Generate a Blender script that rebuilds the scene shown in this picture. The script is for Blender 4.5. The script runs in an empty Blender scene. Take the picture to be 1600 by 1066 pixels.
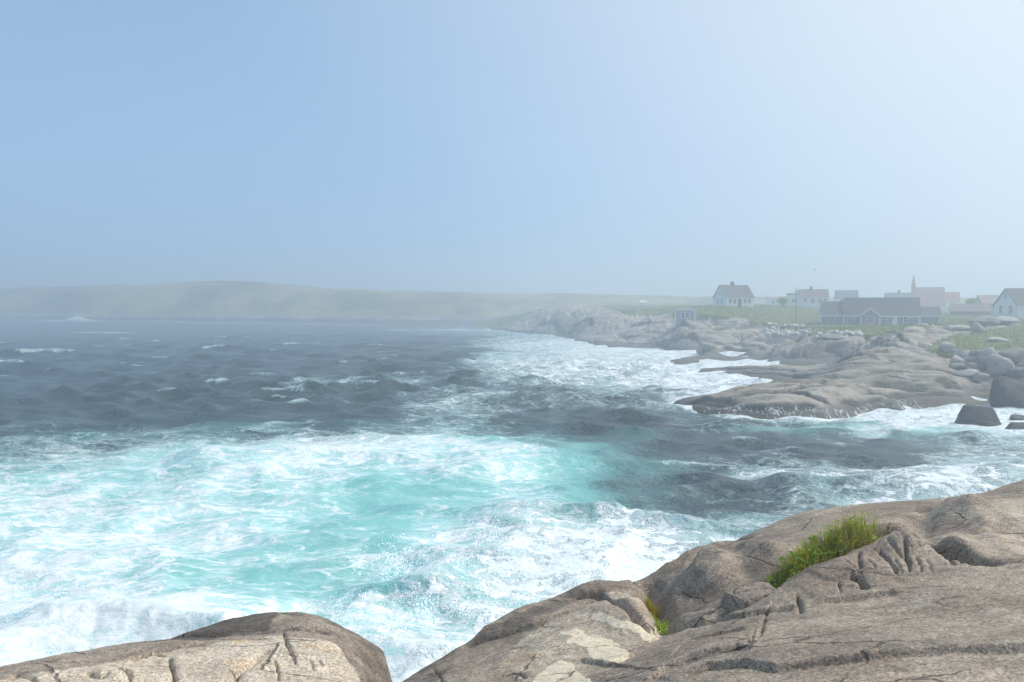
import bpy, bmesh, math, random
import numpy as np
from mathutils import Vector, Matrix

random.seed(7)
rng = np.random.default_rng(11)
SC = bpy.context.scene
COL = SC.collection
R = math.radians

# ------------------------------------------------------------------ camera
EYE = 8.0            # eye height above the sea, metres
FPX = 1244.0         # focal length in photograph pixels (1600 wide)
HOR = 477.0          # photograph row of the horizon
PITCH = math.atan((HOR - 533.0) / -FPX)
cam_d = bpy.data.cameras.new('camera')
cam = bpy.data.objects.new('camera', cam_d)
COL.objects.link(cam)
cam.location = (0, 0, EYE)
cam.rotation_euler = (R(90) - PITCH, 0, 0)
cam_d.sensor_width = 36.0
cam_d.lens = 36.0 * FPX / 1600.0
cam_d.clip_start = 0.1
cam_d.clip_end = 20000
SC.camera = cam

# ------------------------------------------------------------------ sky, sun, exposure
SUN_AZ = R(76)       # to the right of the view direction
SUN_EL = R(45)
world = bpy.data.worlds.new('World')
SC.world = world
world.use_nodes = True
wn = world.node_tree
for n in list(wn.nodes):
    wn.nodes.remove(n)
wout = wn.nodes.new('ShaderNodeOutputWorld')
wbg = wn.nodes.new('ShaderNodeBackground')
wsky = wn.nodes.new('ShaderNodeTexSky')
wsky.sky_type = 'NISHITA'
wsky.sun_disc = False
wsky.sun_elevation = SUN_EL
wsky.sun_rotation = SUN_AZ
wsky.altitude = 0
wsky.air_density = 1.0
wsky.dust_density = 0.3
wsky.ozone_density = 1.4
wbg.inputs['Strength'].default_value = 0.15
# thin high fog: everything a little paler, whitest round the sun
def _wn(t, **k):
    n = wn.nodes.new(t)
    for a, b in k.items(): setattr(n, a, b)
    return n
wtc = _wn('ShaderNodeTexCoord'); wdot = _wn('ShaderNodeVectorMath', operation='DOT_PRODUCT')
wn.links.new(wtc.outputs['Generated'], wdot.inputs[0])
wdot.inputs[1].default_value = (math.sin(SUN_AZ) * math.cos(SUN_EL), math.cos(SUN_AZ) * math.cos(SUN_EL), math.sin(SUN_EL))
wmr = _wn('ShaderNodeMapRange', interpolation_type='SMOOTHSTEP')
wmr.inputs['From Min'].default_value = 0.10; wmr.inputs['From Max'].default_value = 1.0
wmr.inputs['To Min'].default_value = 0.0; wmr.inputs['To Max'].default_value = 0.92
wn.links.new(wdot.outputs['Value'], wmr.inputs['Value'])
# fog bank low over the sea, uneven like any fog
wsep = _wn('ShaderNodeSeparateXYZ'); wn.links.new(wtc.outputs['Generated'], wsep.inputs[0])
wnz = _wn('ShaderNodeTexNoise'); wnz.inputs['Scale'].default_value = 1.7; wnz.inputs['Detail'].default_value = 4
wmap = _wn('ShaderNodeMapping'); wmap.inputs['Scale'].default_value = (1, 1, 2.2); wn.links.new(wtc.outputs['Generated'], wmap.inputs[0]); wn.links.new(wmap.outputs[0], wnz.inputs['Vector'])
wel = _wn('ShaderNodeMath', operation='MULTIPLY_ADD'); wn.links.new(wnz.outputs['Fac'], wel.inputs[0]); wel.inputs[1].default_value = 0.22; wn.links.new(wsep.outputs[2], wel.inputs[2])
wfr = _wn('ShaderNodeMapRange', interpolation_type='SMOOTHSTEP')
wfr.inputs['From Min'].default_value = 0.05; wfr.inputs['From Max'].default_value = 0.62; wfr.inputs['To Min'].default_value = 0.92; wfr.inputs['To Max'].default_value = 0.55
wn.links.new(wel.outputs[0], wfr.inputs['Value'])
wfx = _wn('ShaderNodeMix', data_type='RGBA')
wn.links.new(wfr.outputs[0], wfx.inputs[0]); wn.links.new(wsky.outputs[0], wfx.inputs[6]); wfx.inputs[7].default_value = (2.1, 3.75, 6.1, 1)
wsn = _wn('ShaderNodeMath', operation='MULTIPLY_ADD'); wn.links.new(wnz.outputs['Fac'], wsn.inputs[0]); wsn.inputs[1].default_value = 0.10; wn.links.new(wmr.outputs[0], wsn.inputs[2])
wmx = _wn('ShaderNodeMix', data_type='RGBA')
wn.links.new(wsn.outputs[0], wmx.inputs[0]); wn.links.new(wfx.outputs[2], wmx.inputs[6]); wmx.inputs[7].default_value = (6.9, 7.5, 7.8, 1)
wn.links.new(wmx.outputs[2], wbg.inputs['Color'])
wn.links.new(wbg.outputs[0], wout.inputs['Surface'])

sun_d = bpy.data.lights.new('sun', 'SUN')
sun_d.energy = 4.0
sun_d.angle = R(1.5)
sun_d.color = (1.0, 0.95, 0.88)
sun = bpy.data.objects.new('sun', sun_d)
COL.objects.link(sun)
sdir = Vector((math.sin(SUN_AZ) * math.cos(SUN_EL), math.cos(SUN_AZ) * math.cos(SUN_EL), math.sin(SUN_EL)))
sun.rotation_euler = sdir.to_track_quat('Z', 'Y').to_euler()
sun.location = (40, 10, 60)

SC.view_settings.view_transform = 'Standard'
SC.view_settings.look = 'None'
SC.view_settings.exposure = -0.2
SC.view_settings.gamma = 1.0
SC.render.engine = 'CYCLES'
SC.cycles.use_denoising = True
SC.cycles.max_bounces = 5
SC.cycles.diffuse_bounces = 3
SC.cycles.glossy_bounces = 2
SC.cycles.transmission_bounces = 2
SC.cycles.volume_bounces = 1
SC.cycles.transparent_max_bounces = 8

# ------------------------------------------------------------------ helpers: noise, projection, interpolation
_perm = rng.permutation(256).astype(np.int32)
_perm = np.concatenate([_perm, _perm, _perm])
_g2 = np.stack([np.cos(np.arange(16) * math.pi / 8), np.sin(np.arange(16) * math.pi / 8)], 1).astype(np.float32)

def perlin2(x, y):
    x = np.asarray(x, np.float64); y = np.asarray(y, np.float64)
    xi = np.floor(x).astype(np.int64); yi = np.floor(y).astype(np.int64)
    xf = (x - xi).astype(np.float32); yf = (y - yi).astype(np.float32)
    xi &= 255; yi &= 255
    u = xf * xf * xf * (xf * (xf * 6 - 15) + 10); v = yf * yf * yf * (yf * (yf * 6 - 15) + 10)
    def g(ix, iy, dx, dy):
        h = _perm[_perm[ix] + iy] & 15
        return _g2[h, 0] * dx + _g2[h, 1] * dy
    a = g(xi, yi, xf, yf); b = g((xi + 1) & 255, yi, xf - 1, yf)
    c = g(xi, (yi + 1) & 255, xf, yf - 1); d = g((xi + 1) & 255, (yi + 1) & 255, xf - 1, yf - 1)
    p = a + u * (b - a); q = c + u * (d - c)
    return (p + v * (q - p)) * 1.4

def fbm(x, y, octs=4, gain=0.5, lac=2.03):
    s = 0; a = 1.0; n = 0
    for k in range(octs):
        s = s + a * perlin2(x + 17.3 * k, y - 9.1 * k)
        n += a; a *= gain; x = x * lac; y = y * lac
    return s / n

def ridged(x, y, octs=3):
    s = 0; a = 1.0; n = 0
    for k in range(octs):
        s = s + a * (1 - np.abs(perlin2(x + 31.7 * k, y + 12.9 * k)) * 2)
        n += a; a *= 0.5; x = x * 2.1; y = y * 2.1
    return s / n

def worley(x, y):
    xi = np.floor(x).astype(np.int64); yi = np.floor(y).astype(np.int64)
    f1 = np.full(x.shape, 9.0); f2 = np.full(x.shape, 9.0); idv = np.zeros(x.shape)
    for dx in (-1, 0, 1):
        for dy in (-1, 0, 1):
            cx = xi + dx; cy = yi + dy
            h = _perm[_perm[cx & 255] + (cy & 255)]
            h2 = _perm[h + 57]; h3 = _perm[h2 + 11]
            d = np.hypot(cx + 0.1 + .8 * h / 255.0 - x, cy + 0.1 + .8 * h2 / 255.0 - y)
            m = d < f1
            f2 = np.where(m, f1, np.minimum(f2, d)); idv = np.where(m, h3 / 255.0, idv); f1 = np.where(m, d, f1)
    return f1, f2, idv

def sstep(a, b, x):
    t = np.clip((x - a) / (b - a), 0, 1)
    return t * t * (3 - 2 * t)

CP, SP = math.cos(PITCH), math.sin(PITCH)

def ray(u, v):
    a = (u - 800.0) / FPX; b = (533.0 - v) / FPX
    return np.array([a, CP + b * SP, -SP + b * CP])

def at_t(u, v, t):
    d = ray(u, v)
    return np.array([d[0] * t, d[1] * t, EYE + d[2] * t])

def at_z(u, v, z):
    d = ray(u, v)
    return at_t(u, v, (z - EYE) / d[2])

def to_px(x, y, z):
    zz = z - EYE
    f = y * CP - zz * SP
    up = y * SP + zz * CP
    return 800 + FPX * x / f, 533 - FPX * up / f

class TPS:
    """thin plate surface through scattered world points"""
    def __init__(self, P, val, lam=1e-3):
        P = np.asarray(P, float); val = np.asarray(val, float)
        n = len(P)
        A = np.zeros((n + 3, n + 3))
        d2 = ((P[:, None] - P[None]) ** 2).sum(2)
        A[:n, :n] = self.k(d2) + lam * np.eye(n)
        A[:n, n] = 1; A[:n, n + 1:] = P
        A[n, :n] = 1; A[n + 1:, :n] = P.T
        b = np.zeros(n + 3); b[:n] = val
        self.P = P; self.w = np.linalg.solve(A, b)
    @staticmethod
    def k(d2):
        return 0.5 * d2 * np.log(d2 + 1e-12)
    def __call__(self, a, b):
        a = np.asarray(a, float); b = np.asarray(b, float)
        sh = a.shape; a = a.ravel(); b = b.ravel()
        n = len(self.P)
        o = self.w[n] + self.w[n + 1] * a + self.w[n + 2] * b
        for i in range(n):
            d2 = (a - self.P[i, 0]) ** 2 + (b - self.P[i, 1]) ** 2
            o += self.w[i] * self.k(d2)
        return o.reshape(sh)

def seg_dist(x, y, pts):
    """distance to a polyline, signed side (+ = left of travel) and run along it 0..1"""
    best = np.full(x.shape, 1e9); side = np.zeros(x.shape); run = np.zeros(x.shape)
    pts = np.asarray(pts, float)
    L = np.r_[0, np.cumsum(np.hypot(*(pts[1:] - pts[:-1]).T))]
    for i in range(len(pts) - 1):
        ax, ay = pts[i]; bx, by = pts[i + 1]
        dx, dy = bx - ax, by - ay
        l2 = dx * dx + dy * dy + 1e-12
        t = np.clip(((x - ax) * dx + (y - ay) * dy) / l2, 0, 1)
        px = x - ax - t * dx; py = y - ay - t * dy
        d = np.hypot(px, py)
        m = d < best
        best = np.where(m, d, best)
        side = np.where(m, np.sign(dx * (y - ay) - dy * (x - ax)), side)
        run = np.where(m, (L[i] + t * math.sqrt(l2)) / L[-1], run)
    return best, side, run

def in_poly(x, y, poly):
    poly = np.asarray(poly, float)
    c = np.zeros(x.shape, bool)
    j = len(poly) - 1
    for i in range(len(poly)):
        xi, yi = poly[i]; xj, yj = poly[j]
        if yi != yj:
            m = ((yi > y) != (yj > y)) & (x < (xj - xi) * (y - yi) / (yj - yi) + xi)
            c ^= m
        j = i
    return c

def grid_mesh(name, X, Y, Z, mat, attrs=None, kind=None, mask=None, smooth=True):
    nr, nc = X.shape
    V = np.stack([X, Y, Z], 2).reshape(-1, 3).astype(np.float32)
    i = np.arange(nr - 1)[:, None] * nc + np.arange(nc - 1)[None]
    F = np.stack([i, i + 1, i + nc + 1, i + nc], 2).reshape(-1, 4)
    if mask is not None:
        m = mask.ravel()
        keep = m[F].any(1)
        F = F[keep]
        used = np.zeros(len(V), bool); used[F.ravel()] = True
        remap = np.cumsum(used) - 1
        F = remap[F]; V = V[used]
        if attrs: attrs = {k: a.ravel()[used] for k, a in attrs.items()}
    me = bpy.data.meshes.new(name)
    me.vertices.add(len(V)); me.vertices.foreach_set('co', V.ravel())
    me.loops.add(F.size); me.loops.foreach_set('vertex_index', F.ravel().astype(np.int32))
    me.polygons.add(len(F))
    me.polygons.foreach_set('loop_start', (np.arange(len(F)) * 4).astype(np.int32))
    me.polygons.foreach_set('loop_total', np.full(len(F), 4, np.int32))
    if smooth: me.polygons.foreach_set('use_smooth', np.ones(len(F), bool))
    me.update(calc_edges=True)
    for k, a in (attrs or {}).items():
        at = me.attributes.new(k, 'FLOAT', 'POINT')
        at.data.foreach_set('value', np.asarray(a, np.float32).ravel())
    me.materials.append(mat)
    o = bpy.data.objects.new(name, me)
    COL.objects.link(o)
    if kind: o['kind'] = kind
    return o

def raw_mesh(name, V, F, mat, smooth=False, parent=None, attrs=None):
    """V n x 3, F m x k, one mesh object"""
    V = np.asarray(V, np.float32); F = np.asarray(F, np.int32); k = F.shape[1]
    me = bpy.data.meshes.new(name)
    me.vertices.add(len(V)); me.vertices.foreach_set('co', V.ravel())
    me.loops.add(F.size); me.loops.foreach_set('vertex_index', F.ravel())
    me.polygons.add(len(F))
    me.polygons.foreach_set('loop_start', (np.arange(len(F)) * k).astype(np.int32))
    me.polygons.foreach_set('loop_total', np.full(len(F), k, np.int32))
    if smooth: me.polygons.foreach_set('use_smooth', np.ones(len(F), bool))
    me.update(calc_edges=True)
    for kk, a in (attrs or {}).items():
        at = me.attributes.new(kk, 'FLOAT', 'POINT')
        at.data.foreach_set('value', np.asarray(a, np.float32).ravel())
    me.materials.append(mat)
    o = bpy.data.objects.new(name, me)
    COL.objects.link(o)
    if parent is not None: o.parent = parent
    return o

def tag(o, label, cat, group=None):
    o['label'] = label; o['category'] = cat
    if group: o['group'] = group
    return o

# ------------------------------------------------------------------ materials
class NT:
    def __init__(self, name):
        self.m = bpy.data.materials.new(name); self.m.use_nodes = True
        self.t = self.m.node_tree
        for n in list(self.t.nodes): self.t.nodes.remove(n)
        self.out = self.t.nodes.new('ShaderNodeOutputMaterial')
        self.b = self.t.nodes.new('ShaderNodeBsdfPrincipled')
        self.t.links.new(self.b.outputs[0], self.out.inputs[0])
    def set(self, sock, val):
        if hasattr(val, 'is_output') or isinstance(val, bpy.types.NodeSocket): self.t.links.new(val, sock)
        else: sock.default_value = val
    def n(self, typ, **kw):
        nd = self.t.nodes.new(typ)
        for k, v in kw.items(): setattr(nd, k, v)
        return nd
    def attr(self, name):
        nd = self.n('ShaderNodeAttribute', attribute_name=name); return nd.outputs['Fac']
    def pos(self, scale=(1, 1, 1), loc=(0, 0, 0), src='Object', rot=(0, 0, 0)):
        tc = self.n('ShaderNodeTexCoord'); mp = self.n('ShaderNodeMapping')
        mp.inputs['Scale'].default_value = scale; mp.inputs['Location'].default_value = loc
        mp.inputs['Rotation'].default_value = rot
        self.t.links.new(tc.outputs[src], mp.inputs[0]); return mp.outputs[0]
    def noise(self, vec, scale, detail=4, rough=0.5, dist=0.0, out='Fac'):
        nd = self.n('ShaderNodeTexNoise')
        self.t.links.new(vec, nd.inputs['Vector'])
        nd.inputs['Scale'].default_value = scale; nd.inputs['Detail'].default_value = detail
        nd.inputs['Roughness'].default_value = rough; nd.inputs['Distortion'].default_value = dist
        return nd.outputs[out]
    def voro(self, vec, scale, feat='F1', out='Distance', rand=1.0):
        nd = self.n('ShaderNodeTexVoronoi', feature=feat)
        self.t.links.new(vec, nd.inputs['Vector']); nd.inputs['Scale'].default_value = scale
        nd.inputs['Randomness'].default_value = rand
        return nd.outputs[out]
    def math(self, op, a, b=0.0, c=None, clamp=False):
        nd = self.n('ShaderNodeMath', operation=op, use_clamp=clamp)
        self.set(nd.inputs[0], a); self.set(nd.inputs[1], b)
        if c is not None: self.set(nd.inputs[2], c)
        return nd.outputs[0]
    def vmath(self, op, a, b):
        nd = self.n('ShaderNodeVectorMath', operation=op)
        self.set(nd.inputs[0], a); self.set(nd.inputs[1], b); return nd.outputs[0]
    def ramp(self, x, lo, hi, a=0.0, b=1.0, smooth=True):
        nd = self.n('ShaderNodeMapRange', interpolation_type='SMOOTHSTEP' if smooth else 'LINEAR')
        self.set(nd.inputs['Value'], x); self.set(nd.inputs['From Min'], lo); self.set(nd.inputs['From Max'], hi)
        self.set(nd.inputs['To Min'], a); self.set(nd.inputs['To Max'], b); return nd.outputs[0]
    def mix(self, f, a, b, mode='MIX'):
        nd = self.n('ShaderNodeMix', data_type='RGBA', blend_type=mode)
        self.set(nd.inputs[0], f)
        self.set(nd.inputs[6], a if not isinstance(a, tuple) else (*a, 1)); self.set(nd.inputs[7], b if not isinstance(b, tuple) else (*b, 1))
        return nd.outputs[2]
    def bump(self, h, strength=0.5, dist=0.02, normal=None):
        nd = self.n('ShaderNodeBump'); nd.inputs['Strength'].default_value = strength
        nd.inputs['Distance'].default_value = dist; self.set(nd.inputs['Height'], h)
        if normal is not None: self.set(nd.inputs['Normal'], normal)
        return nd.outputs[0]
    def col(self, c): self.set(self.b.inputs['Base Color'], (*c, 1) if isinstance(c, tuple) else c)
    def rough(self, r): self.set(self.b.inputs['Roughness'], r)
    def spec(self, s): self.set(self.b.inputs['Specular IOR Level'], s)
    def normal(self, n): self.set(self.b.inputs['Normal'], n)

def plain(name, c, rough=0.7, var=0.12, scale=3.0, spec=0.3):
    m = NT(name); p = m.pos()
    f = m.noise(p, scale, 5, 0.6)
    m.col(m.mix(m.ramp(f, 0.3, 0.7), tuple(x * (1 - var) for x in c), tuple(min(1, x * (1 + var)) for x in c)))
    m.rough(rough); m.spec(spec)
    return m.m

# --- sea: deep water, aerated turquoise water and foam
def mat_sea():
    m = NT('sea_water')
    p = m.pos()
    foam_c = m.attr('foam'); aer = m.attr('aer')
    warp = m.noise(p, 0.55, 3, 0.5, out='Color')
    wv = m.vmath('MULTIPLY', m.vmath('SUBTRACT', warp, (0.5, 0.5, 0.5)), (1.6, 1.6, 0))
    pw = m.vmath('ADD', p, wv)
    warp2 = m.noise(pw, 2.6, 3, 0.55, out='Color')
    pw2 = m.vmath('ADD', pw, m.vmath('MULTIPLY', m.vmath('SUBTRACT', warp2, (0.5, 0.5, 0.5)), (0.42, 0.42, 0)))
    def fil(sc, off, wid):
        q = m.vmath('MULTIPLY', m.vmath('ADD', pw2, off), (0.62, 1.15, 1.0))
        n = m.noise(q, sc, 2, 0.5)
        a = m.math('ABSOLUTE', m.math('SUBTRACT', n, 0.5))
        return m.ramp(a, 0.0, wid, 1.0, 0.0)
    f1 = fil(0.75, (3.1, 7.7, 0), 0.085)
    f2 = fil(1.9, (13.1, 2.7, 0), 0.10)
    f3 = fil(4.6, (5.1, 22.7, 0), 0.13)
    blob = m.noise(pw2, 0.8, 7, 0.62)
    fine = m.noise(pw2, 7.0, 5, 0.7)
    # a pattern whose threshold follows the coverage
    pat = m.math('MULTIPLY_ADD', f1, 0.30, m.math('MULTIPLY', f2, 0.24))
    pat = m.math('MULTIPLY_ADD', f3, 0.14, pat)
    pat = m.math('MULTIPLY_ADD', blob, 0.75, pat)
    pat = m.math('MULTIPLY_ADD', fine, 0.40, pat)          # about 0.3 .. 1.4
    thr = m.math('MULTIPLY_ADD', foam_c, -1.02, 1.43)
    d = m.math('SUBTRACT', pat, thr)
    foam = m.ramp(d, -0.06, 0.30)
    foam = m.math('MULTIPLY', foam, m.ramp(foam_c, 0.02, 0.12))
    # milky bubbles below the surface
    milk = m.math('MULTIPLY', m.ramp(m.noise(pw, 0.42, 5, 0.6), 0.36, 0.68), m.ramp(foam_c, 0.1, 0.75))
    aern = m.math('ADD', aer, m.math('MULTIPLY', m.math('SUBTRACT', m.noise(pw, 0.30, 5, 0.6), 0.5), 0.55))
    aern = m.math('MULTIPLY', m.ramp(aern, 0.08, 0.95), m.ramp(aer, 0.0, 0.2))
    water = m.mix(aern, (0.040, 0.068, 0.080), (0.19, 0.485, 0.465))
    water = m.mix(m.math('MULTIPLY', milk, 0.75), water, (0.50, 0.74, 0.73))
    veil = m.math('MULTIPLY', m.ramp(d, -0.42, 0.16), m.ramp(foam_c, 0.05, 0.35))
    water = m.mix(m.math('MULTIPLY', veil, 0.60), water, (0.60, 0.78, 0.78))
    fcol = m.mix(m.ramp(m.noise(pw2, 3.2, 7, 0.72), 0.36, 0.62), (0.62, 0.70, 0.71), (0.84, 0.86, 0.86))
    colr = m.mix(foam, water, fcol)
    m.col(colr)
    m.rough(m.ramp(m.math('MAXIMUM', foam, m.math('MULTIPLY', aern, .35)), 0, 1, 0.22, 0.8, False))
    m.b.inputs['IOR'].default_value = 1.333
    m.spec(m.ramp(foam, 0, 1, 0.5, 0.15, False))
    # ripples
    pr = m.pos(scale=(1, 1.0, 1))
    r1 = m.noise(pr, 1.5, 5, 0.62, 0.3)
    r2 = m.noise(pr, 6.0, 4, 0.6, 0.2)
    r0 = m.noise(m.pos(scale=(0.30, 0.75, 1.0), rot=(0, 0, R(12))), 1.0, 6, 0.66, 0.4)
    h = m.math('MULTIPLY_ADD', r1, 1.0, m.math('MULTIPLY', r2, 0.30))
    h = m.math('MULTIPLY_ADD', r0, 2.6, h)
    calm = m.math('SUBTRACT', 1.0, m.math('MULTIPLY', m.math('MAXIMUM', aern, foam), 0.85))
    nrm = m.bump(m.math('MULTIPLY', h, calm), 1.0, 0.27)
    nrm = m.bump(m.math('MULTIPLY', foam, m.math('ADD', m.math('MULTIPLY', fine, 1.2), 0.15)), 0.5, 0.035, nrm)
    m.normal(nrm)
    return m.m

# --- foreground granite with lichen, stain and dark attributes
def mat_granite():
    m = NT('granite')
    p = m.pos()
    big = m.noise(p, 1.1, 5, 0.6)
    med = m.noise(p, 6.0, 5, 0.65)
    sp = m.noise(p, 75.0, 3, 0.75)
    sp2 = m.voro(p, 62.0, out='Color')
    sep = m.n('ShaderNodeSeparateColor'); m.t.links.new(sp2, sep.inputs[0])
    base = m.mix(m.ramp(big, 0.36, 0.64), (0.235, 0.182, 0.140), (0.39, 0.32, 0.25))
    base = m.mix(m.math('MULTIPLY', m.ramp(m.noise(p, 2.6, 6, 0.7, 0.8), 0.55, 0.70), 0.55), base, (0.115, 0.105, 0.10))
    base = m.mix(m.math('MULTIPLY', m.ramp(m.noise(m.pos(loc=(7, 3, 1)), 1.9, 6, 0.7, 0.6), 0.56, 0.70), 0.6), base, (0.40, 0.355, 0.305))
    base = m.mix(m.math('MULTIPLY', m.ramp(med, 0.42, 0.68), 0.55), base, (0.19, 0.16, 0.135))
    # pits and dark flecks strung out along the slab
    pst = m.pos(scale=(1.0, 2.3, 2.3), rot=(0, 0, R(-12)))
    fl = m.noise(pst, 26.0, 4, 0.7)
    pit = m.math('MULTIPLY', m.ramp(fl, 0.55, 0.70), m.ramp(m.noise(p, 1.4, 4, .6), .40, .62, .12, 1.0))
    base = m.mix(m.math('MULTIPLY', pit, 0.7), base, (0.075, 0.066, 0.06))
    dk = m.attr('dark'); li = m.attr('lichen'); wa = m.attr('warm')
    # warm bare granite
    wn_ = m.ramp(m.math('ADD', wa, m.math('MULTIPLY', m.math('SUBTRACT', med, 0.5), 1.4)), 0.2, 0.85)
    wc = m.mix(m.ramp(m.noise(p, 3.4, 5, 0.65), 0.40, 0.62), (0.59, 0.50, 0.39), (0.46, 0.385, 0.30))
    wc = m.mix(m.math('MULTIPLY', m.ramp(m.noise(p, 2.3, 6, 0.7), 0.54, 0.68), 0.7), wc, (0.42, 0.25, 0.09))
    base = m.mix(m.math('MULTIPLY', wn_, m.ramp(wa, 0, .15)), base, wc)
    # cream crust with ragged edges
    le = m.math('ADD', li, m.math('MULTIPLY', m.math('SUBTRACT', m.noise(p, 9.0, 7, 0.68), 0.5), 1.7))
    lm = m.math('MULTIPLY', m.ramp(le, 0.47, 0.60), m.ramp(li, 0, .1))
    lc = m.mix(m.ramp(m.noise(p, 14.0, 4, 0.6), 0.35, 0.7), (0.74, 0.62, 0.43), (0.66, 0.60, 0.48))
    base = m.mix(m.math('MULTIPLY', lm, m.ramp(m.noise(p, 28.0, 5, .7), .34, .58, .55, .97)), base, lc)
    # dark mask: black shoreline lichen, damp rock, painted gully shade and darker bands
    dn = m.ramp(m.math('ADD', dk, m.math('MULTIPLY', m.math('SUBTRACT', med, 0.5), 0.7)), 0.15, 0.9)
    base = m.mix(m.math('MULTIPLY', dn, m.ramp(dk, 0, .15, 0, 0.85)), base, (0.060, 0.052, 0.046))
    # hairline joints
    hw = m.vmath('ADD', p, m.vmath('MULTIPLY', m.vmath('SUBTRACT', m.noise(p, 2.5, 4, .6, out='Color'), (.5, .5, .5)), (.14, .14, .14)))
    hv = m.voro(m.vmath('MULTIPLY', hw, (.6, 1.6, 1.2)), 1.15, 'DISTANCE_TO_EDGE')
    hair = m.math('MULTIPLY', m.ramp(hv, 0.003, 0.013, 1, 0), m.ramp(m.noise(p, 1.2, 3, .5), .42, .52))
    base = m.mix(m.math('MULTIPLY', hair, .7), base, (0.07, 0.06, 0.052))
    # crystal speckle
    f = m.ramp(sp, 0.30, 0.72, 0.45, 1.55, False)
    f2 = m.ramp(sep.outputs[0], 0.0, 1.0, 0.72, 1.28, False)
    f = m.math('MULTIPLY', f, f2)
    fm = m.n('ShaderNodeMix'); m.set(fm.inputs[0], m.math('MULTIPLY', lm, .65)); m.set(fm.inputs[2], f); fm.inputs[3].default_value = 1.0
    f = fm.outputs[0]
    gs = m.n('ShaderNodeCombineColor')
    for k in range(3): m.t.links.new(f, gs.inputs[k])
    base = m.mix(1.0, base, gs.outputs[0], 'MULTIPLY')
    m.col(base); m.rough(0.85); m.spec(0.25)
    h = m.math('MULTIPLY_ADD', med, 1.0, m.math('MULTIPLY', sp, 0.16))
    h = m.math('MULTIPLY_ADD', pit, -0.35, h)
    h = m.math('MULTIPLY_ADD', m.noise(p, 22.0, 4, 0.65), 0.5, h)
    h = m.math('MULTIPLY_ADD', lm, 0.25, h)
    h = m.math('MULTIPLY_ADD', hair, -0.9, h)
    m.normal(m.bump(h, 0.8, 0.018))
    return m.m

# --- coast: weathered granite, dark tide zone, turf
def mat_coast():
    m = NT('coast_granite')
    p = m.pos()
    geo = m.n('ShaderNodeNewGeometry')
    sx = m.n('ShaderNodeSeparateXYZ'); m.t.links.new(geo.outputs['Position'], sx.inputs[0])
    big = m.noise(p, 0.12, 5, 0.6)
    pst = m.pos(scale=(0.35, 1.0, 2.6))
    st = m.noise(pst, 1.2, 6, 0.68)
    base = m.mix(m.ramp(big, 0.3, 0.7), (0.30, 0.262, 0.212), (0.44, 0.39, 0.32))
    base = m.mix(m.math('MULTIPLY', m.ramp(st, 0.47, 0.66), 0.6), base, (0.17, 0.15, 0.13))
    base = m.mix(m.math('MULTIPLY', m.ramp(m.noise(p, 0.7, 6, 0.65), 0.52, 0.66), 0.55), base, (0.50, 0.46, 0.40))
    base = m.mix(m.math('MULTIPLY', m.ramp(m.noise(p, 0.21, 4, 0.6), 0.56, 0.68), 0.25), base, (0.38, 0.27, 0.19))
    # dark tone along the joints, broken by noise
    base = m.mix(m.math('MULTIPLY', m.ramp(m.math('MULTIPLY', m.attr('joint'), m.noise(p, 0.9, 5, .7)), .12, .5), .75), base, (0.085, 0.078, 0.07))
    # tide zone: brown weed band then black wet rock
    zz = m.math('ADD', sx.outputs[2], m.math('MULTIPLY', m.math('SUBTRACT', m.noise(p, 0.5, 4, 0.6), 0.5), 0.7))
    wet = m.attr('wet')  # mask of the cove cliff, whose shade is put into the colour
    wt = m.math('MAXIMUM', m.ramp(zz, 0.35, 1.1, 1, 0), wet)
    base = m.mix(m.math('MULTIPLY', wt, 0.82), base, (0.060, 0.056, 0.052))
    weed = m.math('MULTIPLY', m.ramp(zz, 0.15, 0.42, 1, 0), 0.7)
    base = m.mix(weed, base, (0.085, 0.065, 0.032))
    g = m.attr('grass')
    gn = m.ramp(m.math('ADD', g, m.math('MULTIPLY', m.math('SUBTRACT', m.noise(p, 0.55, 6, 0.7), 0.5), 1.5)), 0.42, 0.58)
    gc = m.mix(m.ramp(m.noise(p, 0.35, 6, 0.7), 0.35, 0.65), (0.10, 0.145, 0.035), (0.19, 0.21, 0.07))
    gc = m.mix(m.math('MULTIPLY', m.ramp(m.noise(p, 0.09, 4, 0.6), 0.45, 0.65), 0.6), gc, (0.15, 0.125, 0.062))
    base = m.mix(gn, base, gc)
    prun = m.pos(scale=(2.6, 0.7, 0.35), rot=(0, 0, R(8)))
    rn = m.math('MULTIPLY', m.ramp(m.noise(prun, 1.6, 5, 0.7, 0.6), 0.53, 0.62), m.attr('run'))
    base = m.mix(m.math('MULTIPLY', rn, m.ramp(zz, 0.5, 0.9, 0.8, 0.0)), base, (0.72, 0.76, 0.77))
    m.col(base); m.rough(m.ramp(wt, 0, 1, 0.9, 0.55)); m.spec(0.3)
    h = m.math('MULTIPLY_ADD', st, 1.0, m.math('MULTIPLY', m.noise(p, 3.0, 6, 0.7), 0.6))
    m.normal(m.bump(h, 0.9, 0.35))
    return m.m

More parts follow.
